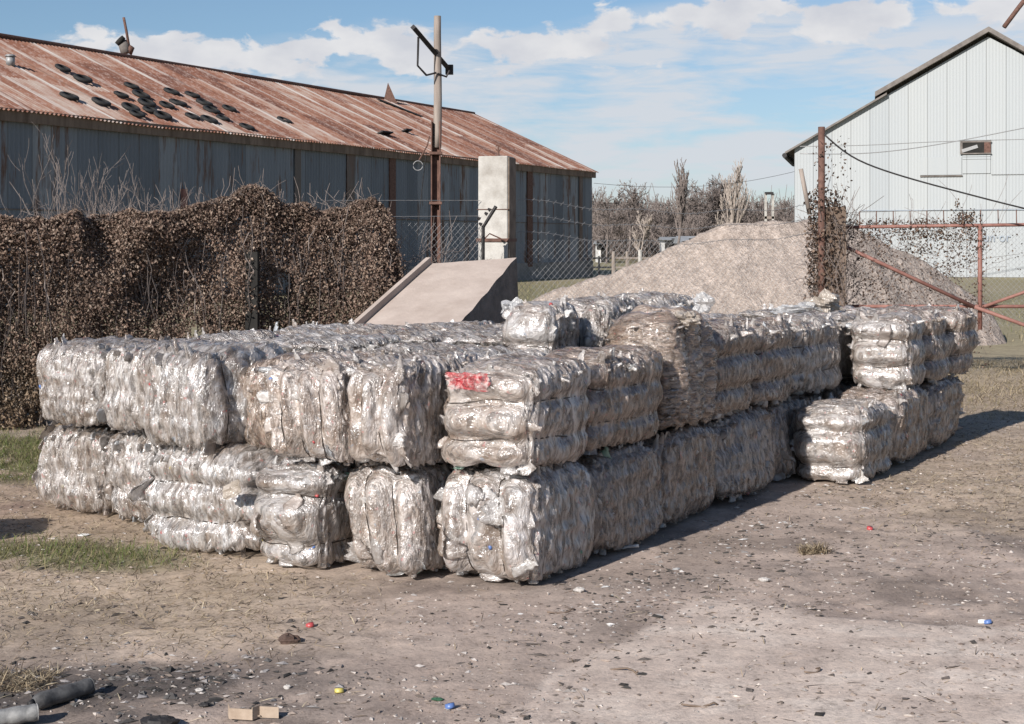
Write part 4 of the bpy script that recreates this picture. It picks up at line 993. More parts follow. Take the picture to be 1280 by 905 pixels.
# horizontal seam of the wall sheets
MB().box([SL / 2, .028, 2.55], [SL, .012, .03]).build('wall_seam', M['rust_stain'], shed)
def on_roof(px, py):
    """point of the roof slope"""
    dx, dz = (px - 640) / F, (HZ - py) / F
    # roof plane: z = EZ + slope * q, q = distance inwards from the eave line
    nx, ny = SX[1], -SX[0]     # inward normal has components (-outward)
    outw = np.array([-SX[1], SX[0]])
    inw = -outw
    # q(t) = ((dx t - so.x) * inw.x + (t - so.y) * inw.y)
    A = dx * inw[0] + inw[1]; B = -(so @ inw)
    t = (EZ - CH + slope * B) / (dz - slope * A)
    p = np.array([dx * t, t, CH + dz * t]); return p
outw = np.array([-SX[1], SX[0]]); inw3 = np.array([-outw[0], -outw[1], slope]); inw3 /= np.linalg.norm(inw3)
al3 = np.array([SX[0], SX[1], 0]); rn = np.cross(al3, inw3); rn = rn if rn[2] > 0 else -rn
tyre_me = None
tyres = [(78, 87, 'first tyre of the upper pair at the left end of the roof'), (103, 100, 'second tyre of the upper pair at the left end of the roof'), (86, 122, 'tyre near the eave below the upper left pair, with a greenish tinge'),
 (126, 129, 'tyre near the eave halfway between the left tyres and the big cluster'), (164, 109, 'topmost tyre of the big dark cluster on the roof'), (151, 120, 'single tyre just left of the big cluster'),
 (176, 120, 'tyre second from the top of the big cluster, right below the topmost'), (183, 130, 'tyre on the right flank of the big cluster'), (163, 136, 'tyre at the left edge of the big cluster near the white patch'), (171, 144, 'lowest left tyre of the big cluster, at the eave'),
 (187, 139, 'tyre in the middle of the big cluster'), (203, 146, 'lowest right tyre of the big cluster, at the eave'), (214, 116, 'upper tyre of the small group right of the big cluster'), (208, 133, 'lower left tyre of the small group of three right of the big cluster'),
 (222, 130, 'lower right tyre of the small group of three right of the big cluster'), (240, 120, 'single tyre high up between the two right groups'), (255, 130, 'topmost tyre of the right cluster'), (264, 139, 'second tyre from the top in the right cluster'),
 (240, 147, 'leftmost tyre of the right cluster, near the eave'), (261, 151, 'bottom middle tyre of the right cluster, at the eave'), (278, 149, 'bottom tyre of the right cluster, second from its right side'), (286, 137, 'upper of two tyres at the right side of the right cluster'), (308, 160, 'half hidden tyre at the eave right of the clusters'), (355, 152, 'lone tyre farthest right on the roof, on a pale patch')]
for i, (px, py, lb) in enumerate(tyres):
    p = on_roof(px, py)
    if tyre_me is None:
        a = np.arange(20) / 20 * 2 * math.pi; m = MB()
        prof_t = [(.30, -.06), (.335, -.03), (.335, .03), (.30, .06), (.21, .065), (.205, .05), (.21, -.05)]
        V = np.array([[r * math.cos(t), r * math.sin(t), zz] for t in a for r, zz in prof_t]); k = len(prof_t)
        Qt = [[i1 * k + j, i1 * k + (j + 1) % k, ((i1 + 1) % 20) * k + (j + 1) % k, ((i1 + 1) % 20) * k + j] for i1 in range(20) for j in range(k)]
        m.add(V, q=Qt); o = m.build('tyre', M['rubber'], None, True); tyre_me = o.data
    else:
        o = bpy.data.objects.new('tyre', tyre_me); C.objects.link(o)
    p = p + rn * .05; o.location = p.tolist(); o.rotation_euler = Vector((rn + RNG.normal(0, .04, 3)).tolist()).to_track_quat('Z', 'Y').to_euler(); o.scale = (RNG.uniform(.70, .92),) * 3
    tag(o, lb, 'tyre', 'old tyres lying on the rusted shed roof')
# roof furniture: bent flue, vent, lifted sheet
rp = on_roof(158, 63); q = rp + [0, 0, -.1]
flue = empty('roof_flue', q.tolist()); sc = rp[1] / F
MB().tube([[0, 0, 0], [-.08, 0, .25], [-.16, 0, .42]], [.20, .19, .17], 14).build('pipe_elbow', M['fascia'], flue, True)
MB().tube([[-.16, -.02, .40], [-.26, -.08, .50]], [.19, .19], 14).build('pipe_mouth', M['dark'], flue, True)
MB().tube([[.12, 0, .1], [-.0, 0, .8], [-.10, 0, 1.3]], .05, 8).build('pipe_rod', M['rust'], flue, True)
MB().tube([[.06, 0, .02], [.22, -.02, .24]], [.16, .10], 10).build('pipe_stub', M['rust'], flue, True)
tag(flue, 'broken bent flue with a leaning rod on the shed ridge', 'chimney')
rp = on_roof(13, 80); v = empty('roof_vent', rp.tolist())
MB().tube([[0, 0, -.05], [0, 0, .22]], .13, 12).build('vent_pipe', M['galv'], v, True); MB().tube([[0, 0, .22], [0, 0, .28]], [.17, .12], 12).build('vent_cap', M['galv'], v, True)
tag(v, 'small pale round vent on the roof at the left edge', 'vent')
rp = on_roof(499, 136); rq = on_roof(486, 127)
m = MB()
for a_, b_ in (((-1.2, -.15), (1.2, .15)),):
    pts = [rp + rn * .05 + al3 * x_ + inw3 * y_ for x_, y_ in ((-.7, -.9), (-.3, -.95), (.7, .9), (.3, .95))]
    m.add(pts, q=[[0, 1, 2, 3]]); m.add([p_ + rn * .02 for p_ in pts], q=[[0, 1, 2, 3]])
o = recenter(m.build('roof_gap', M['dark'])); tag(o, 'dark gap in the roof below the raised triangular sheet', 'opening')
m = MB(); A_ = rq + rn * .03; V = [A_ + [-.25, 0, 0], A_ + [.38, 0, -.12], A_ + [-.05, 0, .85]]; V = V + [v_ + [0, .03, 0] for v_ in V]
m.add(V, q=[[0, 1, 4, 3], [1, 2, 5, 4], [2, 0, 3, 5]], t=[[0, 1, 2], [3, 5, 4]]); o = recenter(m.build('raised_sheet', M['rust'])); tag(o, 'raised triangular rusty sheet standing up from the shed roof', 'metal sheet')
for px, py, w, lb in ((480, 168, .8, 'small lifted skylight frame in the pale part of the roof'), (507, 165, .5, 'small dark hole in the roof right of the skylight frame')):
    rp = on_roof(px, py) + rn * .05; o = MB().box([0, 0, 0], [w, .35, .05]).build('roof_hatch', M['black']); o.location = rp.tolist(); o.rotation_euler = (0.35, 0, s_ang); tag(o, lb, 'roof hatch')

# ---------------------------------------------------------------- white shed (right)
WY = 71.0; PHI = R(14); wl = (993 - 640) / F * WY; wx = 0.0
def WP(px, py):   # x along the front wall and height of an image point
    t = (px - 640) / F; k = (t * WY - wl0) / (math.cos(PHI) + t * math.sin(PHI)); return np.array([k, 0, CH + (HZ - py) / F * (WY - k * math.sin(PHI))])
wl0 = wl
(_, _, zE), (xK, _, zK), (wr_, _, zR) = WP(993, 186), WP(1103, 122), WP(1235, 46)
ws = empty('white_gabled_shed', (wl, WY, 0), -PHI)
tag(ws, 'tall pale corrugated shed with a gabled front, upper right', 'shed')
half = wr_; wl_w = wl; wl = 0.0
def top_at(x):
    d = abs(x - wr_); xx = wr_ - d
    return np.interp(xx, [wl, xK, wr_], [zE, zK, zR])
xsw = np.arange(wl, wr_ + half, .15 / 5)
V = []; 
for zi in range(2):
    zz = np.array([top_at(x) for x in xsw]) if zi else np.zeros(len(xsw))
    V.append(np.stack([xsw - wx, 0.006 * np.sin(xsw / .15 * 2 * math.pi), zz], 1))
V = np.stack(V, 1).reshape(-1, 3); idx = np.arange(len(V)).reshape(-1, 2)
m = MB(); m.add(V, q=np.stack([idx[:-1, 0], idx[1:, 0], idx[1:, 1], idx[:-1, 1]], -1)); m.build('front_wall', M['wall_white'], ws, True)
m = MB(); m.add([[wl - wx, 0.03, 0], [wl - wx, 30, 0], [wl - wx, 30, zE], [wl - wx, 0.03, zE]], q=[[0, 1, 2, 3]]); m.build('side_wall', M['wall_white'], ws)
def prism(pts_a, depth0, depth1):
    n = len(pts_a); V = [[x - wx, depth0, z_] for x, z_ in pts_a] + [[x - wx, depth1, z_] for x, z_ in pts_a]
    m = MB(); q = [[i, (i + 1) % n, n + (i + 1) % n, n + i] for i in range(n)]
    m.add(V, q=q + ([[3, 2, 1, 0], [4, 5, 6, 7]] if n == 4 else [])); return m
def rp_(x0, z0, x1, z1, th): return [(x0, z0), (x1, z1), (x1, z1 + th), (x0, z0 + th)]
k1 = (zK - zE) / (xK - wl); k2 = (zR - zK) / (wr_ - xK)
prism(rp_(wl - .45, zE - .45 * k1, xK + .2, zK + .2 * k1, .10), -.30, 30).build('lower_roof', M['fascia'], ws)
prism(rp_(xK - .35, zK - .35 * k2 + .22, wr_, zR + .2, .24), -.40, 30).build('roof', M['fascia'], ws)
prism(rp_(wr_, zR + .2, wr_ + half + .4, zK - 3, .24), -.40, 30).build('roof', M['fascia'], ws)
MB().tube([[wl - .45 - wx, -.6, zE - .35], [wl - .45 - wx, 8, zE - .35]], .12, 8).build('gutter', M['black'], ws)
def wbox(px0, py0, px1, py1, d, th, mat, name, parent=ws):
    a, b = WP(px0, py1), WP(px1, py0)
    return MB().box([(a[0] + b[0]) / 2 - wx, -d, (a[2] + b[2]) / 2], [b[0] - a[0], th, b[2] - a[2]]).build(name, M[mat], parent)
win = wbox(1202, 177, 1238, 192, .06, .08, 'dark', 'window')
for r_ in ((1201, 176, 1239, 178.5), (1201, 191, 1239, 193), (1200, 176, 1203, 193)): wbox(*r_, .11, .06, 'fascia', 'window_frame', win)
wbox(1230, 177, 1238, 192, .12, .03, 'rust', 'shutter', win)
a = WP(1212, 186); MB().box([a[0] - wx, -.13, a[2]], [.75, .03, .16], rot=[[.95, 0, -.3], [0, 1, 0], [.3, 0, .95]]).build('broken_board', M['galv'], win)
m = MB()
for k in range(9): 
    zz = WP(0, 194.5 + k * 2.5)[2]; a, b = WP(1203, 0)[0], WP(1238, 0)[0]; m.box([(a + b) / 2 - wx, -.05, zz], [b - a, .06, .05])
wbox(1203, 193.5, 1238, 217, .04, .02, 'wall_white', 'louvre_panel'); m.build('louvre', M['wall_white'], ws)
wbox(1150, 219, 1203, 221, .05, .06, 'fascia', 'wall_seam'); wbox(1239, 216.5, 1400, 218, .05, .04, 'fascia', 'wall_seam')
wbox(1075, 262, 1400, 262.8, .04, .03, 'letter', 'wall_seam'); wbox(1150, 196, 1202, 219, .045, .02, 'wall_white', 'patch_sheet')
# faded lettering
fc_ = bpy.data.curves.new('wall_lettering', 'FONT'); fc_.body = 'un·or'; fc_.size = 1.0; fc_.extrude = .012; fc_.space_character = 1.05
fo = bpy.data.objects.new('wall_lettering', fc_); C.objects.link(fo); bpy.context.view_layer.update()
me = bpy.data.meshes.new_from_object(fo.evaluated_get(bpy.context.evaluated_depsgraph_get())); C.objects.unlink(fo); bpy.data.objects.remove(fo)
fo = bpy.data.objects.new('wall_lettering', me); C.objects.link(fo); me.materials.clear(); me.materials.append(M['letter'])
a = WP(1229, 302); fo.parent = ws; fo.location = (a[0] - wx, -.06, a[2]); fo.rotation_euler = (math.pi / 2, 0, 0); w0 = max(v_.co.x for v_ in me.vertices); fo.scale = ((WP(1263, 0)[0] - a[0]) / w0, .42, 1)
fo.scale = (fo.scale[0], .62, 1)
# pipe above the roof
a, b = P(1255, 34, 73), P(1292, -14, 73); o = MB().tube([a, (a + b) / 2 + [0, 0, .03], b], .12, 8).build('roof_mast', M['rust'], None, True); tag(recenter(o), 'dark slanting pipe rising from behind the white shed ridge, top right corner', 'pipe')

# ---------------------------------------------------------------- gravel heap
hx = np.linspace(-1.2, 10.5, 300); hy = np.linspace(19.6, 33, 260)
top_prof = [(640, 392), (690, 361), (730, 350), (770, 338), (810, 322), (850, 305), (885, 288), (915, 279), (960, 277.5), (1012, 278), (1045, 283), (1080, 292), (1120, 310), (1160, 333), (1200, 358), (1240, 385)]
yc = 25.5
tx = np.array([(p[0] - 640) / F * yc for p in top_prof]); tz = np.array([CH + (HZ - p[1]) / F * yc for p in top_prof])
mx, my = np.meshgrid(hx, hy, indexing='ij')
ridge = np.interp(mx, tx, tz, left=-.3, right=-.3); ridge = np.convolve(np.interp(hx, tx, tz, left=-.3, right=-.3), np.ones(7) / 7, 'same')[:, None] * np.ones_like(mx)
d = np.abs(my - yc); mz = ridge - np.maximum(0, d - .15) * .62 * (1 + .1 * np.sin(mx * 2)) 
mz = mz + (fbm(mx * 1.5, my * 1.5, 8, 4) - .5) * .14 + (fbm(mx * 9, my * 9, 9, 3) - .5) * .04 + (fbm(mx * 4, my * .8, 10, 3) - .5) * .10
mz = np.maximum(mz, -.08)
idx = np.arange(mx.size).reshape(mx.shape); Q = np.stack([idx[:-1, :-1], idx[1:, :-1], idx[1:, 1:], idx[:-1, 1:]], -1).reshape(-1, 4)
zf = mz.reshape(-1)[Q].max(1); Q = Q[zf > -.07]
o = mesh_obj('gravel_heap', np.stack([mx, my, mz], -1).reshape(-1, 3), [Q], M['gravel'], None, None, True); tag(recenter(o), 'large heap of pinkish gravel behind the stack', 'gravel heap')

# ---------------------------------------------------------------- concrete slab ramp
BL, BR = P(448, 412, 13.45), P(577, 402, 13.2); TL, TR = P(541, 329, 14.75), P(645, 322, 14.6)
def down(a, b, z=0):   # extend the slope to the ground
    t = (z - b[2]) / (a[2] - b[2]); return b + (a - b) * t
GL, GR = down(BL, TL), down(BR, TR)
n1, n2 = 26, 30; V = []
for i in range(n1):
    for j in range(n2):
        u, v_ = i / (n1 - 1), j / (n2 - 1); p = (GL * (1 - u) + GR * u) * (1 - v_) + (TL * (1 - u) + TR * u) * v_
        e = (fbm(np.array(u * 6.), np.array(v_ * 8.), 6, 4) - .5) * .03; V.append(p + [(-.008 if i == n1 - 1 else 0) * math.sin(j * 2.1), 0, e * .4])
V = np.array(V); idx = np.arange(n1 * n2).reshape(n1, n2); Q = np.stack([idx[:-1, :-1], idx[1:, :-1], idx[1:, 1:], idx[:-1, 1:]], -1).reshape(-1, 4)
slab = empty('concrete_ramp', ((GL + TR) / 2 * [1, 1, 0]).tolist()); sc_ = np.array([*slab.location]); tag(slab, 'pale sloping concrete slab rising behind the stack towards the pillar', 'concrete slab')
m = MB(); m.add(V - sc_, q=Q); m.build('slab_top', M['slab'], slab, True)
m = MB()
right = V.reshape(n1, n2, 3)[-1]; left = V.reshape(n1, n2, 3)[0]; back = V.reshape(n1, n2, 3)[:, -1]
drift = np.array([.06, .05, 0])
for line, out in ((right, drift), (left, -drift * 0), (back, drift)):
    lo_ = line * [1, 1, 0] + out + [0, 0, -.02]; k = len(line); m.add(np.vstack([line, lo_]) - sc_, q=[[i, i + 1, k + i + 1, k + i] for i in range(k - 1)])
m.build('slab_side', M['slab_side'], slab)
# formwork board along its left edge
d_ = (TL - GL); L_ = np.linalg.norm(d_); d_ /= L_; sd = np.cross(d_, [0, 0, 1]); sd /= np.linalg.norm(sd); nn_ = np.cross(sd, d_)
MB().box((GL + TL) / 2 - sd * .04 + nn_ * .015 - sc_, [.05, L_, .10], rot=np.stack([sd, d_, nn_], 1)).build('edge_board', M['slab'], slab)

# ---------------------------------------------------------------- utility pole
pY = 16.6; pb = P(545, 328, pY); px_ = pb[0]; pole = empty('utility_pole', (px_, pY, 0)); tag(pole, 'leaning-armed old utility pole behind the concrete slab', 'pole')
zt = P(0, 20, pY)[2]; zm_ = P(0, 152, pY)[2]
ss = np.linspace(0, 1, 9); xt = (547.5 - 545) / F * pY
MB().tube([[.006 * math.sin(s * 5) + (.0 + xt) * (.5 + .5 * s), 0, zm_ - .3 + (zt - zm_ + .3) * s] for s in ss], np.linspace(.052, .042, 9), 10).build('pole_shaft', M['wood_grey'], pole, True)
m = MB(); m.box([.0, 0, zm_ / 2], [.11, .02, zm_]); m.box([-.048, -.045, zm_ / 2], [.014, .09, zm_ - .004]); m.box([.048, -.045, zm_ / 2], [.014, .09, zm_ - .004]); m.build('steel_channel', M['rust'], pole)
for zz in (P(0, 254, pY)[2], P(0, 192, pY)[2]): MB().box([0, -.05, zz], [.145, .12, .03]).build('clamp', M['rust'], pole)
a, b = P(517, 35, pY - .35), P(562, 88, pY + .3); o_ = np.array([px_, pY, 0])
dd = (b - a); Lc = np.linalg.norm(dd); dd /= Lc; s1 = np.cross(dd, [0, 1, 0]); s1 /= np.linalg.norm(s1); s2 = np.cross(dd, s1)
MB().box((a + b) / 2 - o_ + [0, -.07, 0], [.05, .06, Lc], rot=np.stack([s1, s2, dd], 1)).build('crossarm', M['black'], pole)
MB().box(b - o_ + [0, -.07, 0], [.09, .09, .11]).build('insulator_bracket', M['black'], pole)
MB().tube([P(523, 46, pY - .3) - o_, P(522, 82, pY - .25) - o_, P(533, 94, pY - .15) - o_, P(545, 91, pY - .07) - o_], .013, 6).build('arm_brace', M['black'], pole)
MB().tube([P(562, 88, pY) - o_, P(558, 96, pY) - o_, P(547, 92, pY - .06) - o_], .012, 6).build('arm_brace', M['black'], pole)
MB().tube([P(537, 170, pY - .1) - o_, P(534, 182, pY - .1) - o_, P(524, 200, pY - .1) - o_], .009, 6).build('hook', M['rust'], pole)
cc = P(522.5, 207, pY - .1) - o_; MB().tube([cc + [.055 * math.cos(t), 0, .055 * math.sin(t)] for t in np.linspace(0, 2 * math.pi, 16, endpoint=False)], .005, 5, closed=True).build('wire_loop', M['galv'], pole)
MB().tube([P(533, 190, pY - .1) - o_, P(527, 240, pY) - o_, P(521, 300, pY) - o_], .005, 5).build('hanging_wire', M['black'], pole)

# ---------------------------------------------------------------- concrete pillar
cY = 15.9; c0 = P(614, 0, cY)[0]; zt = P(0, 196, cY)[2]
pil = empty('concrete_pillar', (c0 + .06, cY, 0), R(-14)); tag(pil, 'square whitish concrete pillar with a rusty strap and rod on top', 'pillar')
m = MB(); m.box([0, 0, zt / 2], [.34, .34, zt], taper=.98); o = m.build('pillar_shaft', M['concrete'], pil); bv = o.modifiers.new('bevel', 'BEVEL'); bv.width = .012; bv.segments = 2
M['stain'] = m_simple('brown_stained_concrete', (.10, .075, .055), (.24, .19, .15), 6, .9)
MB().box([.175, 0, zt / 2], [.012, .30, zt - .03]).build('side_plank', M['stain'], pil)  # thin panel: brown stain with the darkness of the shaded side painted in
MB().box([0, 0, P(0, 300, cY)[2]], [.37, .37, .035]).build('steel_strap', M['rust'], pil)
MB().box([0, 0, P(0, 262, cY)[2]], [.352, .352, .008]).build('tie_wire', M['rust'], pil)
MB().tube([[.02, 0, zt - .05], [.02, 0, zt + .12]], .012, 6).build('rod', M['rust'], pil)
MB().tube([[.02 + .03 * math.cos(t), 0, zt + .10 + .035 * math.sin(t)] for t in np.linspace(0, 2 * math.pi, 12, endpoint=False)], .007, 5, closed=True).build('rod_loop', M['rust'], pil)
# Y shaped fence iron in front of the pillar
fY = 15.35; a = P(603, 325, fY); yp = empty('fence_iron', (a[0], fY, 0)); o_ = np.array([a[0], fY, 0]); tag(yp, 'dark angle iron fence post with a bent arm in front of the pillar', 'fence post')
m = MB(); m.tube([[0, 0, 0], P(604, 284, fY) - o_, P(620, 258, fY - .05) - o_], .022, 6); m.build('angle_iron', M['black'], yp)
for i, (px, py) in enumerate([(600, 274), (609, 268), (613, 263), (602, 281)]): MB().tube([P(px, py, fY) - o_ + [0, -.02, 0], P(px - 3, py - 2, fY) - o_ + [0, -.03, 0]], [.02, .012], 8).build('wire_stay', M['black'], yp)
MB().tube([P(604, 300, fY) - o_, P(612, 292, fY) - o_, P(632, 301, fY) - o_], .008, 5).build('tie_rod', M['rust'], yp)

# ---------------------------------------------------------------- chain-link fences
def chainlink(name, A, B, z0, z1, pitch, r, parent, origin):
    A, B = np.array(A, float), np.array(B, float); L = np.linalg.norm(B - A); D = (B - A) / L; H = z1 - z0; segs = []
    for sgn in (1, -1):
        for k in range(int(-H / pitch) - 1, int(L / pitch) + 1):
            s0 = k * pitch; s1 = s0 + H; t0 = max(0, -s0 / H); t1 = min(1, (L - s0) / H)
            if t1 <= t0: continue
            def pt(t):
                s = s0 + H * t; s = s if sgn == 1 else L - s; return np.array([A[0] + D[0] * s, A[1] + D[1] * s, z0 + H * t]) - origin
            segs.append((pt(t0), pt(t1), r, r))
    V, Q = segs_mesh(segs, 0); return mesh_obj(name, V, [Q], M['galv'], parent)
GP = np.array([(1037 - 640) / F * 18.0, 18.0])      # thick gate post
fa = np.array([c0 + .3, 16.0]); fb = GP.copy() - [.1, 0]
fence = empty('barbed_wire_fence', ((fa[0] + fb[0]) / 2, (fa[1] + fb[1]) / 2, 0)); fo_ = np.array([*fence.location]); tag(fence, 'sagging chain-link and barbed wire fence between the pillar and the thick gate post', 'fence')
chainlink('chain_link', fa, fb, .1, 1.72, .075, .0016, fence, fo_)
for px0py in ((250, 2.14), (270, 1.98), (290, 1.82)):
    zz = CH + (HZ - px0py[0]) / F * 16.2; s = np.linspace(0, 1, 24); pts = np.stack([fa[0] + (fb[0] - fa[0]) * s, fa[1] + (fb[1] - fa[1]) * s, zz - .12 * np.sin(s * math.pi) + .02 * np.sin(s * 21)], 1)
    segs = [(pts[i] - fo_, pts[i + 1] - fo_, .0035, .0035) for i in range(23)]
    for i in range(46):
        q = pts[0] + (pts[-1] - pts[0]) * i / 46; q[2] = np.interp(i / 46, s, pts[:, 2]); segs.append((q - fo_ - [.02, 0, .02], q - fo_ + [.02, 0, .02], .0025, .002))
    V, Q = segs_mesh(segs, 0); mesh_obj('barbed_wire', V, [Q], M['galv'], fence)
# second stretch of fence behind the hedge gap, hedge end to pillar
fence2 = empty('chain_link_fence', (-.6, 15.5, 0)); tag(fence2, 'short chain-link stretch between the dead hedge and the pillar', 'fence')
fo2 = np.array([*fence2.location]); chainlink('chain_link', FB + [-1.0, -.45], [c0 - .12, 15.75], .1, 1.9, .075, .0016, fence2, fo2)
for zz in (1.95, 2.12):
    V, Q = segs_mesh([(np.array([FB[0] - 1.0, FB[1] - .45, zz]) - fo2, np.array([c0 - .12, 15.75, zz + .03]) - fo2, .0035, .0035)]); mesh_obj('barbed_wire', V, [Q], M['galv'], fence2)

# ---------------------------------------------------------------- gate, post, vines
zt = P(0, 259, 18)[2]
gp = empty('gate_post', (GP[0], GP[1], 0)); tag(gp, 'thick dark gate post wrapped in dead creeper with a thin rusty pole beside it', 'gate post')
MB().box([.045, -.02, zt / 2], [.25, .30, zt], taper=.98).build('post_shaft', M['wood'], gp)
rx = (1023 - 640) / F * 18 - GP[0]; MB().tube([[rx, -.18, 0], [rx, -.18, P(0, 160, 18)[2]]], .042, 10).build('rusty_pole', M['rust'], gp, True)
MB().tube([P(1012, 268, 17.9) - [GP[0], GP[1], 0], P(1001, 211, 17.9) - [GP[0], GP[1], 0]], .028, 8).build('leaning_stick', M['wood_grey'], gp, True)
def leaf_cloud(pts, sz, seed, cols=None):
    rng = np.random.default_rng(seed); n = len(pts); sz = rng.uniform(sz[0], sz[1], n)
    a = rng.normal(0, 1, (n, 3)); a[:, 2] -= .5; a /= np.linalg.norm(a, axis=1)[:, None]; b = np.cross(a, rng.normal(0, 1, (n, 3))); b /= np.linalg.norm(b, axis=1)[:, None]
    V = np.stack([pts - a * sz[:, None], pts + b * sz[:, None] * .7, pts + a * sz[:, None], pts - b * sz[:, None] * .7], 1)
    base = np.array(cols or [[.13, .085, .06], [.09, .06, .045], [.20, .145, .11], [.055, .04, .032]]); c = base[rng.integers(0, len(base), n)] * rng.uniform(.7, 1.2, (n, 1))
    return V.reshape(-1, 3), np.arange(n * 4).reshape(n, 4), np.repeat(c, 4, 0)
rng = np.random.default_rng(61); n = 3800
zz = rng.beta(2.2, 1.6, n) * 2.35; ang = rng.uniform(0, 6.28, n); rad = .17 + rng.normal(0, .045, n)
pts = np.stack([-.02 + rad * np.cos(ang) * 1.0 - .05, rad * np.sin(ang) - .05, zz], 1)
n2 = 260; zz2 = rng.uniform(1.9, 3.0, n2); pts2 = np.stack([rx + rng.normal(.02, .05, n2) + np.where(rng.random(n2) < .35, rng.uniform(0, .35, n2), 0), -.18 + rng.normal(0, .05, n2), zz2], 1)
V, Q, c = leaf_cloud(np.vstack([pts, pts2]), (.012, .028), 62); o = mesh_obj('dead_creeper', V, [Q], M['leaf'], gp, c); o['kind'] = 'stuff'
segs = []
for k in range(260):
    a_ = rng.uniform(0, 6.28); p = np.array([.2 * math.cos(a_), .2 * math.sin(a_) - .05, rng.uniform(.1, 2.0)]); dr = np.array([rng.normal(0, .5), rng.normal(0, .5), 1.])
    for j in range(4): q = p + dr * .07; segs.append((p, q, .004, .003)); p = q; dr = dr + rng.normal(0, .5, 3)
V, Q = segs_mesh(segs, .002); mesh_obj('creeper_stems', V, [Q], M['bark'], gp)
# gate in the plane from the post to the right, slightly nearer the camera at the right
GY = 18.2
def gpnt(px, py): return P(px, py, GY)
gate = empty('metal_gate', (gpnt(1225, 0)[0], GY, 0)); go = np.array([*gate.location]); tag(gate, 'red oxide tubular gate with wire mesh and dead vine leaves, right of the thick post', 'gate')
def bar(a, b, r, name, mat='redox', n=8): return MB().tube([np.array(a) - go, np.array(b) - go], r, n).build(name, M[mat], gate, True)
bar(gpnt(1052, 284), gpnt(1420, 279), .022, 'top_rail'); bar(gpnt(1046, 383), gpnt(1420, 383), .022, 'bottom_rail')
bar(gpnt(1225, 281), gpnt(1225, 412), .03, 'upright'); bar(gpnt(1410, 279), gpnt(1410, 400), .03, 'upright')
bar(gpnt(1018, 291) + [0, -.08, 0], gpnt(1215, 383) + [0, -.08, 0], .024, 'diagonal_brace'); bar(gpnt(1215, 383) + [0, -.08, 0], gpnt(1330, 425) + [0, -.08, 0], .024, 'diagonal_brace'); bar(gpnt(1228, 383) + [0, -.05, 0], gpnt(1420, 315) + [0, -.05, 0], .02, 'diagonal_brace')
for px in (1075, 1096, 1117, 1138, 1159, 1180, 1204, 1226, 1248, 1271): bar(gpnt(px, 283), gpnt(px - .5, 264 - (px - 1075) * .01), .007, 'spike', 'rust', 5)
m = MB(); m.tube([gpnt(1055, 266) - go, gpnt(1160, 263) - go, gpnt(1290, 261) - go], .0025, 4); m.build('top_wire', M['galv'], gate)
chainlink('wire_mesh', gpnt(1052, 0)[:2], gpnt(1420, 0)[:2], gpnt(0, 383)[2] - .25, gpnt(0, 283)[2], .07, .0015, gate, go)
n = 6800; px = rng.uniform(1052, 1232, n); py = 283 + rng.beta(.95, 1.15, n) * 100
keep = rng.random(n) < np.clip(.35 + .9 * (fbm(px / 22, py / 22, 70, 3) - .35) * 2, .05, 1) * np.where(py < 300, 1, .62); px, py = px[keep], py[keep]
pts = np.stack([(px - 640) / F * GY, np.full(len(px), GY) + rng.normal(0, .03, len(px)), CH + (HZ - py) / F * GY], 1)
n = 420; px = rng.uniform(1060, 1215, n); py = 283 - np.abs(rng.normal(0, 4, n)) - 4 * (fbm(px / 15, px * 0, 3, 3)); pts2 = np.stack([(px - 640) / F * GY, np.full(n, GY), CH + (HZ - py) / F * GY], 1)
n = 230; pts3 = np.stack([(rng.normal(1209, 8, n) - 640) / F * GY, np.full(n, GY) + rng.normal(0, .05, n), CH + (HZ - rng.normal(273, 5, n)) / F * GY], 1)
n = 60; pts4 = np.stack([(rng.normal(1196, 2.5, n) - 640) / F * GY, np.full(n, GY), CH + (HZ - rng.uniform(248, 280, n)) / F * GY], 1)
n = 110; pts5 = np.stack([(rng.uniform(1228, 1330, n) - 640) / F * GY, np.full(n, GY), CH + (HZ - rng.uniform(285, 345, n)) / F * GY], 1)
n = 500; px = rng.uniform(1050, 1240, n); pts6 = np.stack([(px - 640) / F * GY, np.full(n, GY) + rng.normal(0, .05, n), rng.uniform(.1, .9, n)], 1)
V, Q, c = leaf_cloud(np.vstack([pts, pts2, pts3, pts4, pts5, pts6]) - go, (.010, .021), 66); o = mesh_obj('dead_vine', V, [Q], M['leaf'], gate, c); o['kind'] = 'stuff'
# creeper stems woven through the gate
segs = []
for k in range(150):
    p = P(rng.uniform(1055, 1232), rng.uniform(284, 380), GY) - go; d = np.array([rng.normal(0, 1), 0, rng.normal(.3, .8)])
    for j in range(8): q = p + d * .035; segs.append((p, q, .003, .002)); p = q; d = d + rng.normal(0, .6, 3) * [1, .1, 1]
for k in range(60):
    p = P(rng.uniform(1055, 1225), 283, GY) - go; d = np.array([rng.normal(0, .8), 0, 1.0])
    for j in range(4): q = p + d * .03; segs.append((p, q, .003, .002)); p = q; d = d + rng.normal(0, .6, 3) * [1, .1, 1]
V, Q = segs_mesh(segs, .002); mesh_obj('vine_stems', V, [Q], M['bark'], gate)
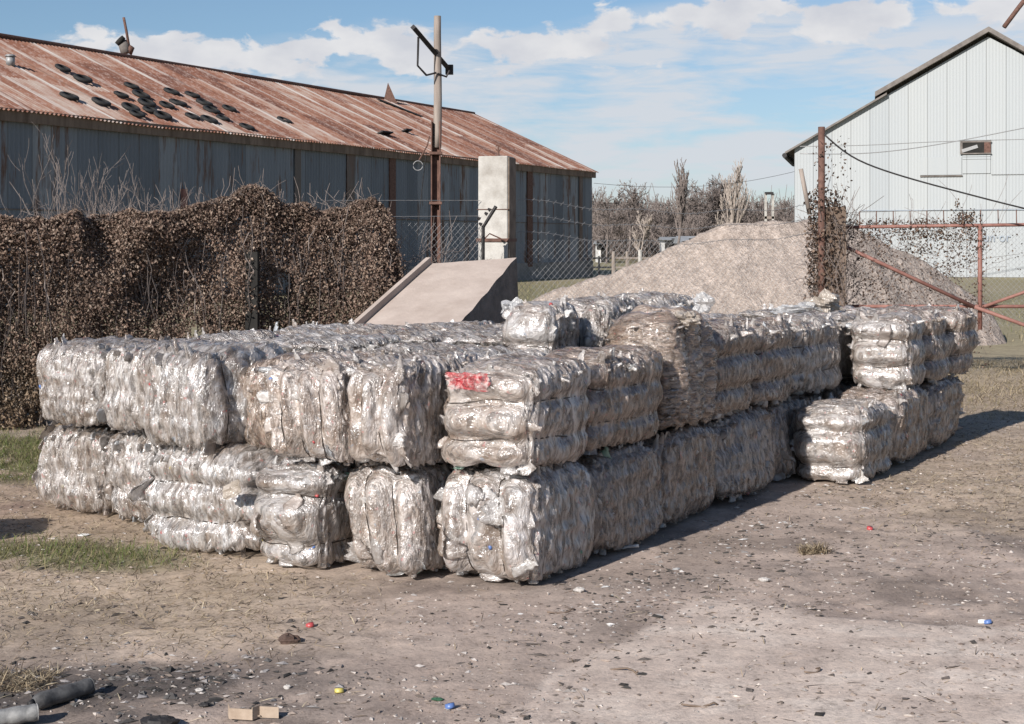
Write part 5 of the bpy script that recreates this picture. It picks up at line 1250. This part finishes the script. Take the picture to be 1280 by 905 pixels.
# cables
def cable(ppts, r, label, mat='black'):
    p = np.array([P(*q) for q in ppts]); s = np.linspace(0, len(p) - 1, 24); pts = np.stack([np.interp(s, range(len(p)), p[:, k]) for k in range(3)], 1)
    kern = np.array([.25, .5, .25])
    for _ in range(6): pts[1:-1] = pts[:-2] * .25 + pts[1:-1] * .5 + pts[2:] * .25
    o = MB().tube(pts, r, 6).build('cable', M[mat], None, True); tag(recenter(o), label, 'cable')
cable([(1028, 166, 17.8), (1060, 196, 17.8), (1100, 212, 17.8), (1150, 227, 17.8), (1200, 240, 17.8), (1260, 256, 17.8), (1330, 272, 17.8)], .011, 'thick dark cable drooping from the rusty pole to the right edge')
cable([(1000, 192, 40), (1060, 193, 40), (1110, 190, 40), (1180, 180, 40), (1280, 160, 40), (1340, 148, 40)], .014, 'thin cable sagging across the white shed wall towards the upper right', 'galv')
cable([(1000, 183, 60), (1080, 182, 60), (1150, 178, 60), (1202, 176, 60), (1330, 173, 60)], .016, 'thin straight cable across the white shed wall level with the window', 'galv')
cable([(742, 229, 80), (800, 234, 80), (870, 234, 80), (930, 228, 80), (984, 217, 80), (1010, 210, 80)], .012, 'faint overhead line across the sky between the two sheds')
# ---------------------------------------------------------------- far small things
hY = 118
def farhouse(x0, x1, ytop, yroof, Y, label, d=4.0):
    a, b = P(x0, 330, Y), P(x1, ytop, Y); h = empty('small_house', ((a[0] + b[0]) / 2, Y, 0)); w = b[0] - a[0]; H = b[2]; R2 = P(0, yroof, Y)[2]
    MB().box([0, d / 2, H / 2], [w, d, H]).build('wall', M['house_white'], h)
    m = MB(); V = [[-w / 2 - .2, -.3, H], [w / 2 + .2, -.3, H], [w / 2 + .2, d / 2, R2], [-w / 2 - .2, d / 2, R2], [w / 2 + .2, d + .3, H], [-w / 2 - .2, d + .3, H]]
    m.add(V, q=[[0, 1, 2, 3], [3, 2, 4, 5]], t=[[1, 4, 2], [0, 3, 5]]); m.build('roof', M['house_roof'], h)
    MB().box([w * .2, -.03, 1.0], [.7, .06, 1.9]).build('door', M['dark'], h); MB().box([-w * .22, -.03, 1.4], [.7, .06, .7]).build('window', M['dark'], h)
    tag(h, label, 'house')
farhouse(831, 851, 300, 296, 114, 'small white house partly behind the gravel heap'); farhouse(852, 873, 304, 295, 110, 'low building with a pale grey roof right of the small white house'); farhouse(748, 760, 305, 301, 116, 'tiny white hut right of the shed end')
for i, (px, Y, tp, mt, lb) in enumerate([(767, 60, 314, 'wood_grey', 'short wooden fence post in the field, nearest the shed'), (784, 70, 314, 'wood_grey', 'wooden post in the field left of the forked tree'), (800, 58, 312, 'concrete', 'pale concrete post in the field below the forked tree'), (858, 90, 318, 'wood_grey', 'short dark post in the field below the grey roofed building'), (890, 60, 292, 'concrete', 'pale post just above the gravel heap slope')]):
    x = (px - 640) / F * Y; H = CH + (HZ - tp) / F * Y; o = MB().tube([[0, 0, 0], [0, 0, H * .97], [0, 0, H]], [.09, .08, .03], 8).build('field_post', M[mt], None); o.location = (x, Y, 0); tag(o, lb, 'post', 'posts standing in the field')
m = MB(); Y = 60
fr_ = empty('rail_fence', ((800 - 640) / F * Y, Y + 10, 0)); tag(fr_, 'low pale wooden rail fence crossing the far field', 'fence')
for k in range(9): MB().box([-2.5 + k * 1.4, 0, .5], [.1, .1, 1.0]).build('post', M['wood_grey'], fr_)
MB().box([3.1, -.07, .9], [11.5, .04, .08]).build('rail', M['wood_grey'], fr_); MB().box([3.1, -.07, .45], [11.5, .04, .08]).build('rail', M['wood_grey'], fr_)
tw = empty('twin_post', ((961 - 640) / F * 90, 90, 0)); tag(tw, 'pair of pale wooden posts with cross pieces above the gravel heap', 'post')
for s in (-.2, .25): MB().box([s, 0, 2.35], [.14, .14, 4.7]).build('upright', M['concrete'], tw)
for zz in (2.8, 3.2): MB().box([.02, -.02, zz], [.7, .1, .16]).build('cross_piece', M['wood_grey'], tw)
MB().box([0.02, 0, 4.72], [.5, .3, .16]).build('insulator_box', M['black'], tw)

# ---------------------------------------------------------------- sky, sun, camera
EL, AZ = R(28), R(34.5)
w = bpy.data.worlds.new('World'); bpy.context.scene.world = w; w.use_nodes = True; nt = w.node_tree; nt.nodes.clear()
S = NT.__new__(NT); S.t = nt
out = nt.nodes.new('ShaderNodeOutputWorld'); bg = nt.nodes.new('ShaderNodeBackground')
sky = nt.nodes.new('ShaderNodeTexSky'); sky.sky_type = 'NISHITA'; sky.sun_disc = False; sky.sun_elevation = EL; sky.sun_rotation = math.pi + AZ
sky.air_density = 1.0; sky.dust_density = .35; sky.ozone_density = 3.0; sky.altitude = 300
tc = nt.nodes.new('ShaderNodeTexCoord'); sp = nt.nodes.new('ShaderNodeSeparateXYZ'); nt.links.new(tc.outputs['Generated'], sp.inputs[0])
az = S.math('ARCTAN2', sp.outputs['X'], sp.outputs['Y']); el = S.math('ARCSINE', sp.outputs['Z'])
def vec(sx, sy, ox=0, oy=0):
    c = nt.nodes.new('ShaderNodeCombineXYZ'); nt.links.new(S.math('MULTIPLY_ADD', az, sx, ox), c.inputs[0]); nt.links.new(S.math('MULTIPLY_ADD', el, sy, oy), c.inputs[1]); return c.outputs[0]
# heaped clouds: a bank whose ragged top edge climbs to the right, over a thin streaky veil
n1 = S.noise(vec(22, 38, 2.3, 1.1), 1.0, 8, .56, .2)
n1b = S.noise(vec(6, 9, 5.3, 2.0), 1.0, 3, .5)
top = S.math('MULTIPLY_ADD', S.math('SUBTRACT', S.math('MINIMUM', az, .16), -.25), .10, .136)
top = S.math('ADD', top, S.math('MULTIPLY', S.math('SUBTRACT', n1b, .5), .06))
d1 = S.math('DIVIDE', S.math('SUBTRACT', top, el), .016)
d2 = S.math('DIVIDE', S.math('SUBTRACT', el, S.math('SUBTRACT', top, .046)), .03)
bank = S.math('MINIMUM', S.math('MINIMUM', d1, d2), 1.0)
cum = S.math('ADD', S.math('MULTIPLY', bank, .23), n1)
cmask = S.ramp(cum, [(.575, 0), (.64, 1)])
n2 = S.noise(vec(13, 75, 1.0, 7.7), 1.0, 7, .6, .3)
n2b = S.noise(vec(4.5, 16, 8.0, 3.0), 1.0, 4, .55)
veil = S.math('ADD', S.math('MULTIPLY', n2, .55), S.math('MULTIPLY', n2b, .45))
rng_ = S.math('MULTIPLY', S.math('DIVIDE', S.math('SUBTRACT', top, el), .03, 0, True), S.math('DIVIDE', S.math('SUBTRACT', el, .005), .04, 0, True))
vmask = S.math('MULTIPLY', S.ramp(veil, [(.41, .12), (.54, .88)]), rng_)
sk = S.mix(1.0, sky.outputs[0], S.ramp(el, [(0, (.74, .83, .97)), (.16, (.92, .96, .99)), (1, (1, 1, 1))]), 'MULTIPLY')
shade = S.ramp(S.noise(vec(22, 38, 2.3, .45), 1.0, 6, .5), [(.35, (1, 1, 1)), (.65, (.80, .82, .87))])
CW = 7.9
white = S.mix(1.0, shade, (CW, CW, CW * 1.02), 'MULTIPLY')
veilc = (CW * .86, CW * .89, CW * .95)
c1 = S.mix(vmask, sk, veilc); c2 = S.mix(S.math('MULTIPLY', cmask, .97), c1, white)
nt.links.new(c2, bg.inputs['Color']); bg.inputs['Strength'].default_value = .070
nt.links.new(bg.outputs[0], out.inputs[0])

sd_ = bpy.data.lights.new('sun', 'SUN'); sd_.energy = 4.7; sd_.angle = R(.55); sd_.color = (1, .955, .91)
so_ = bpy.data.objects.new('sun', sd_); C.objects.link(so_)
so_.rotation_euler = Vector((math.sin(AZ) * math.cos(EL), math.cos(AZ) * math.cos(EL), -math.sin(EL))).to_track_quat('-Z', 'Y').to_euler(); so_.location = (-10, -15, 12)
cd = bpy.data.cameras.new('camera'); cam = bpy.data.objects.new('camera', cd); C.objects.link(cam); bpy.context.scene.camera = cam
cam.location = (0, 0, CH); cam.rotation_euler = (math.pi / 2, 0, 0); cd.sensor_width = 36; cd.sensor_fit = 'HORIZONTAL'; cd.lens = 36 * F / 1280; cd.shift_y = -(452.5 - HZ) / 1280
cd.clip_start = .1; cd.clip_end = 2000
sc = bpy.context.scene; sc.view_settings.view_transform = 'Standard'; sc.view_settings.look = 'None'; sc.view_settings.gamma = 1; sc.view_settings.exposure = .5
sc.cycles.max_bounces = 6; sc.cycles.diffuse_bounces = 3; sc.cycles.glossy_bounces = 3; sc.cycles.transparent_max_bounces = 8; sc.cycles.transmission_bounces = 3
sc.cycles.sample_clamp_indirect = 6; sc.cycles.use_denoising = True
